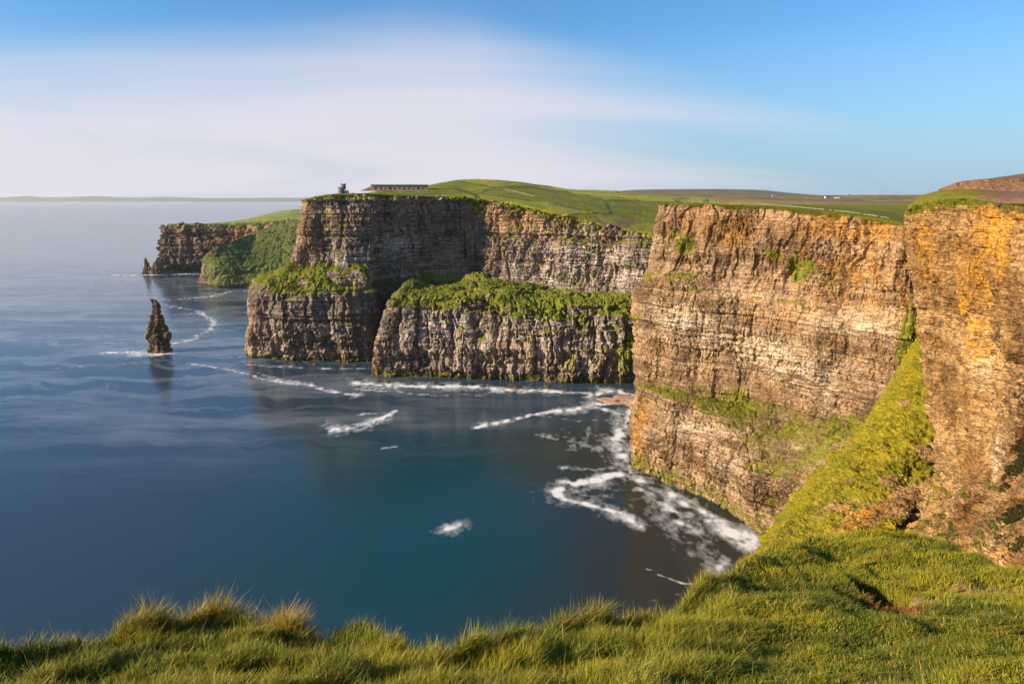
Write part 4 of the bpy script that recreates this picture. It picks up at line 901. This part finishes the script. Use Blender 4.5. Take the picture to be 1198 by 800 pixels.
# pale sandy rock shelf in the corner of the bay
g0 = []
for r_, zz in ((1.0, -1.2), (.9, -.1), (.75, .5), (.4, 1.0), (0.02, 1.3)):
    g0.append([(118 + 36 * r_ * math.cos(a_), 664 + 18 * r_ * math.sin(a_), zz) for a_ in np.linspace(0, 2 * math.pi, 61)])
g = _interp(np.array(g0), [4, 4, 6, 8], .7); g[..., 2] += .5 * fbm(g, (5, 5, 5), 3, 91); g[..., :2] += (np.stack([fbm(g, 14, 3, 92), fbm(g, 14, 3, 93)], -1)) * 7
sh = mesh_np('beach', g, gridfaces(*g.shape[:2]), None, simple('wet_sand', (.42, .27, .18), .6, .25, .2), smooth=True); tag(sh, kind='structure')

# boulders along the foot of the golden cliff
M['boulder'] = M['stackm']
def boulder(x, y, z, r, seed, label, group):
    th, ph = np.meshgrid(np.linspace(0, 2 * np.pi, 29)[:-1], np.linspace(.02, np.pi - .02, 16))
    v = np.stack([np.cos(th) * np.sin(ph), np.sin(th) * np.sin(ph), np.cos(ph)], -1); w_ = v * r * np.array([1.2, .9, .7])
    d = 1 + .45 * cell(v + .3 * fbm(v * 3, 1, 2, seed)[..., None], (.8, .8, .8), seed) * .5 + .25 * fbm(v, .5, 3, seed)
    w_ = w_ * d[..., None]; i = np.arange(16 * 28).reshape(16, 28); i2 = np.roll(i, -1, 1)
    o = mesh_np('boulder', w_, np.stack([i[:-1], i[1:], i2[1:], i2[:-1]], -1).reshape(-1, 4), None, M['boulder']); o.location = (x, y, z)
    n_ = 16 * 28; zr = np.zeros(n_)
    attr(o, 'mask', np.stack([zr, zr, zr + .3, zr + .5], -1)); attr(o, 'mask2', np.stack([zr, zr, zr, zr], -1))
    return tag(o, label, 'boulder', group)
for k_, (px, py, r, lb) in enumerate(((722, 470, 2.4, 'dark boulder in the foam closest to the inner corner of the bay'), (731, 477, 1.8, 'dark boulder second from the corner of the bay, in white foam'),
    (727, 487, 1.6, 'dark wet boulder in foam midway along the left edge of the golden cliff'), (735, 496, 2.0, 'broad wet boulder against the left edge of the golden cliff'))):
    x, y, _ = S(px, py); boulder(x, y, .2, r, 600 + k_, lb, 'wet boulders in the corner of the bay')

for k_, px in enumerate((436, 448, 462, 474, 492, 515, 538, 566, 590, 612, 640, 668, 705)):
    x, y, _ = S(px, 448 + (px - 436) * .032); boulder(x + rng.normal(0, 5), y + 5 + rng.normal(0, 3), -.6, 1.4 + 2.4 * rng.random(), 640 + k_, 'dark wet boulder lying at the waterline below the low grass-topped platform', 'boulders at the foot of the platform')
for k_, px in enumerate((288, 300, 322, 345, 366, 392, 415)):
    x, y, _ = S(px, 426.5 + (px - 288) * .025); boulder(x + rng.normal(0, 5), y + 5 + rng.normal(0, 3), -.6, 1.4 + 2.6 * rng.random(), 670 + k_, 'dark wet boulder lying at the waterline below the headland with the lookout tower', 'boulders at the foot of the tower headland')

# ------------------------------------------------------------------ plantain seed heads in the near grass
M['stalk'] = simple('stalk_green', (.17, .16, .05), .8, .2, 20); M['seed'] = simple('seed_brown', (.07, .035, .018), .9, .4, 60)
pl = [(8, 790, .30, -.06, 'bottom-left corner, leaning left'), (24, 793, .26, -.04, 'second from the left edge'), (38, 790, .22, .05, 'third from the left edge, leaning right'), (46, 792, .30, -.05, 'fourth from the left edge, tall'),
      (68, 792, .26, .03, 'nearest the middle of the dark grass patch'), (77, 797, .23, .05, 'farthest right of the bunch'), (172, 792, .34, -.05, 'dark and tall beside the reddish tussock'), (152, 760, .20, -.10, 'pale and bent, left of the reddish tussock')]
GT = QT.reshape(-1, 3); prT = proj(GT); okT = (vc.ravel() > 2) & (vc.ravel() < 7.6)
for (px, py, h, ln, lb) in pl:
    d2 = (prT[:, 0] - px) ** 2 + (prT[:, 1] - py - 25) ** 2 + np.where(okT, 0, 1e9); b0_ = GT[np.argmin(d2)]
    e = empty('plantain', tuple(b0_ - np.array([0, 0, .02]))); tag(e, 'plantain stalk with brown seed head, ' + lb, 'plant', 'plantain seed heads in the near grass')
    h *= 1.35
    m = MB(); m.tube([(0, 0, 0), (ln * .3, 0, h * .5), (ln, 0, h)], [.0022, .0018, .0016], 6); m.build('stem', M['stalk'], e, True)
    m = MB(); m.lathe((ln, 0, h - .004), [(.001, 0), (.006, .004), (.0075, .014), (.006, .026), (.002, .034)], 10); m.build('seed_head', M['seed'], e, True)

# ------------------------------------------------------------------ air, light, sky
EL, AZ = R(21), R(-106)      # sun direction: AZ measured from +Y towards +X
sd = (math.sin(AZ) * math.cos(EL), math.cos(AZ) * math.cos(EL), math.sin(EL))
sun_d = bpy.data.lights.new('sun', 'SUN'); sun = bpy.data.objects.new('sun', sun_d); col.objects.link(sun)
sun_d.energy = 5.0; sun_d.angle = R(.6); sun_d.color = (1, .83, .60)
from mathutils import Vector
sun.rotation_euler = Vector(sd).to_track_quat('Z', 'Y').to_euler()

HAZE = 1
if HAZE:
    mb = MB(); mb.box((0, 31000, -1), (420000, 80000, 266)); hm = bpy.data.materials.new('haze_air'); hm.use_nodes = True; ht = hm.node_tree; ht.nodes.clear()
    ho = ht.nodes.new('ShaderNodeOutputMaterial'); pv = ht.nodes.new('ShaderNodeVolumePrincipled'); pv.inputs['Color'].default_value = (.84, .92, 1, 1); pv.inputs['Density'].default_value = 1.1e-5; pv.inputs['Anisotropy'].default_value = .2
    ht.links.new(pv.outputs[0], ho.inputs['Volume']); hz = mb.build('haze', hm); tag(hz, kind='stuff')

wd = bpy.data.worlds.new('World'); sc.world = wd; wd.use_nodes = True; wt = wd.node_tree; wt.nodes.clear()
def wn_(typ, **kw):
    n = wt.nodes.new(typ)
    for k, v in kw.items(): setattr(n, k, v)
    return n
wo = wn_('ShaderNodeOutputWorld'); bgn = wn_('ShaderNodeBackground'); sky = wn_('ShaderNodeTexSky', sky_type='NISHITA')
sky.sun_disc = False; sky.sun_elevation = EL; sky.sun_rotation = AZ; sky.air_density = 1.0; sky.dust_density = .4; sky.ozone_density = 4.0; sky.altitude = 200
tc = wn_('ShaderNodeTexCoord'); sepx = wn_('ShaderNodeSeparateXYZ'); wt.links.new(tc.outputs['Generated'], sepx.inputs[0])
def wm_(op, a, b=0.0, clamp=False):
    n = wn_('ShaderNodeMath', operation=op, use_clamp=clamp)
    for s_, v in ((n.inputs[0], a), (n.inputs[1], b)):
        if isinstance(v, (int, float)): s_.default_value = v
        else: wt.links.new(v, s_)
    return n.outputs[0]
X_, Y_, Z_ = sepx.outputs
# cloud sheet: project direction on a plane overhead, long soft streaks
den = wm_('ADD', wm_('MAXIMUM', Z_, 0.0), .10)
cu = wm_('DIVIDE', X_, den); cv = wm_('DIVIDE', Y_, den)
cmb = wn_('ShaderNodeCombineXYZ'); wt.links.new(cu, cmb.inputs[0]); wt.links.new(cv, cmb.inputs[1])
mp = wn_('ShaderNodeMapping'); wt.links.new(cmb.outputs[0], mp.inputs[0]); mp.inputs['Rotation'].default_value = (0, 0, R(-35)); mp.inputs['Scale'].default_value = (.20, .34, 1); mp.inputs['Location'].default_value = (1.3, .4, 0)
n1 = wn_('ShaderNodeTexNoise'); wt.links.new(mp.outputs[0], n1.inputs['Vector']); n1.inputs['Scale'].default_value = 1.0; n1.inputs['Detail'].default_value = 7; n1.inputs['Roughness'].default_value = .5; n1.inputs['Distortion'].default_value = .8
# band of cloud: thick at low-left, thin to the upper corners and to the right
az = wm_('DIVIDE', X_, wm_('MAXIMUM', Y_, .05))
cl = wm_('ADD', wm_('MULTIPLY', wm_('SUBTRACT', n1.outputs[0], .5), 1.7), .90)
cl = wm_('SUBTRACT', cl, wm_('MULTIPLY', wm_('MAXIMUM', wm_('ADD', az, .05), 0.0), 1.75))
cl = wm_('SUBTRACT', cl, wm_('MULTIPLY', wm_('MAXIMUM', wm_('SUBTRACT', Z_, .09), 0.0), wm_('ADD', 4.2, wm_('MULTIPLY', wm_('MAXIMUM', wm_('SUBTRACT', -0.15, az), 0.0), 7.0))))
rp = wn_('ShaderNodeValToRGB'); wt.links.new(cl, rp.inputs[0]); rp.color_ramp.interpolation = 'EASE'
rp.color_ramp.elements[0].position = 0.0; rp.color_ramp.elements[0].color = (0, 0, 0, 1); rp.color_ramp.elements[1].position = 1.0; rp.color_ramp.elements[1].color = (.78, .78, .78, 1)
mxn = wn_('ShaderNodeMix', data_type='RGBA'); wt.links.new(rp.outputs[0], mxn.inputs[0]); tnt = wn_('ShaderNodeMix', data_type='RGBA', blend_type='MULTIPLY'); tnt.inputs[0].default_value = 1; wt.links.new(sky.outputs[0], tnt.inputs[6]); tnt.inputs[7].default_value = (.55, .80, .92, 1)
hzm = wn_('ShaderNodeMix', data_type='RGBA'); wt.links.new(wm_('MULTIPLY', wm_('MAXIMUM', wm_('SUBTRACT', 1.0, wm_('MULTIPLY', wm_('ABSOLUTE', Z_), 4.6)), 0.0), .95), hzm.inputs[0]); wt.links.new(tnt.outputs[2], hzm.inputs[6]); hzm.inputs[7].default_value = (2.0, 2.75, 3.5, 1)
wt.links.new(hzm.outputs[2], mxn.inputs[6]); mxn.inputs[7].default_value = (4.5, 4.1, 4.45, 1)
wt.links.new(mxn.outputs[2], bgn.inputs[0]); bgn.inputs[1].default_value = .095; wt.links.new(bgn.outputs[0], wo.inputs[0])

sc.view_settings.view_transform = 'Standard'; sc.view_settings.look = 'None'; sc.view_settings.exposure = 1.02; sc.view_settings.gamma = 1
sc.cycles.use_denoising = True; sc.cycles.denoiser = 'OPENIMAGEDENOISE'
sc.cycles.max_bounces = 6; sc.cycles.diffuse_bounces = 3; sc.cycles.glossy_bounces = 3; sc.cycles.transmission_bounces = 2; sc.cycles.volume_bounces = 2
sc.cycles.use_adaptive_sampling = True; sc.cycles.adaptive_threshold = .02
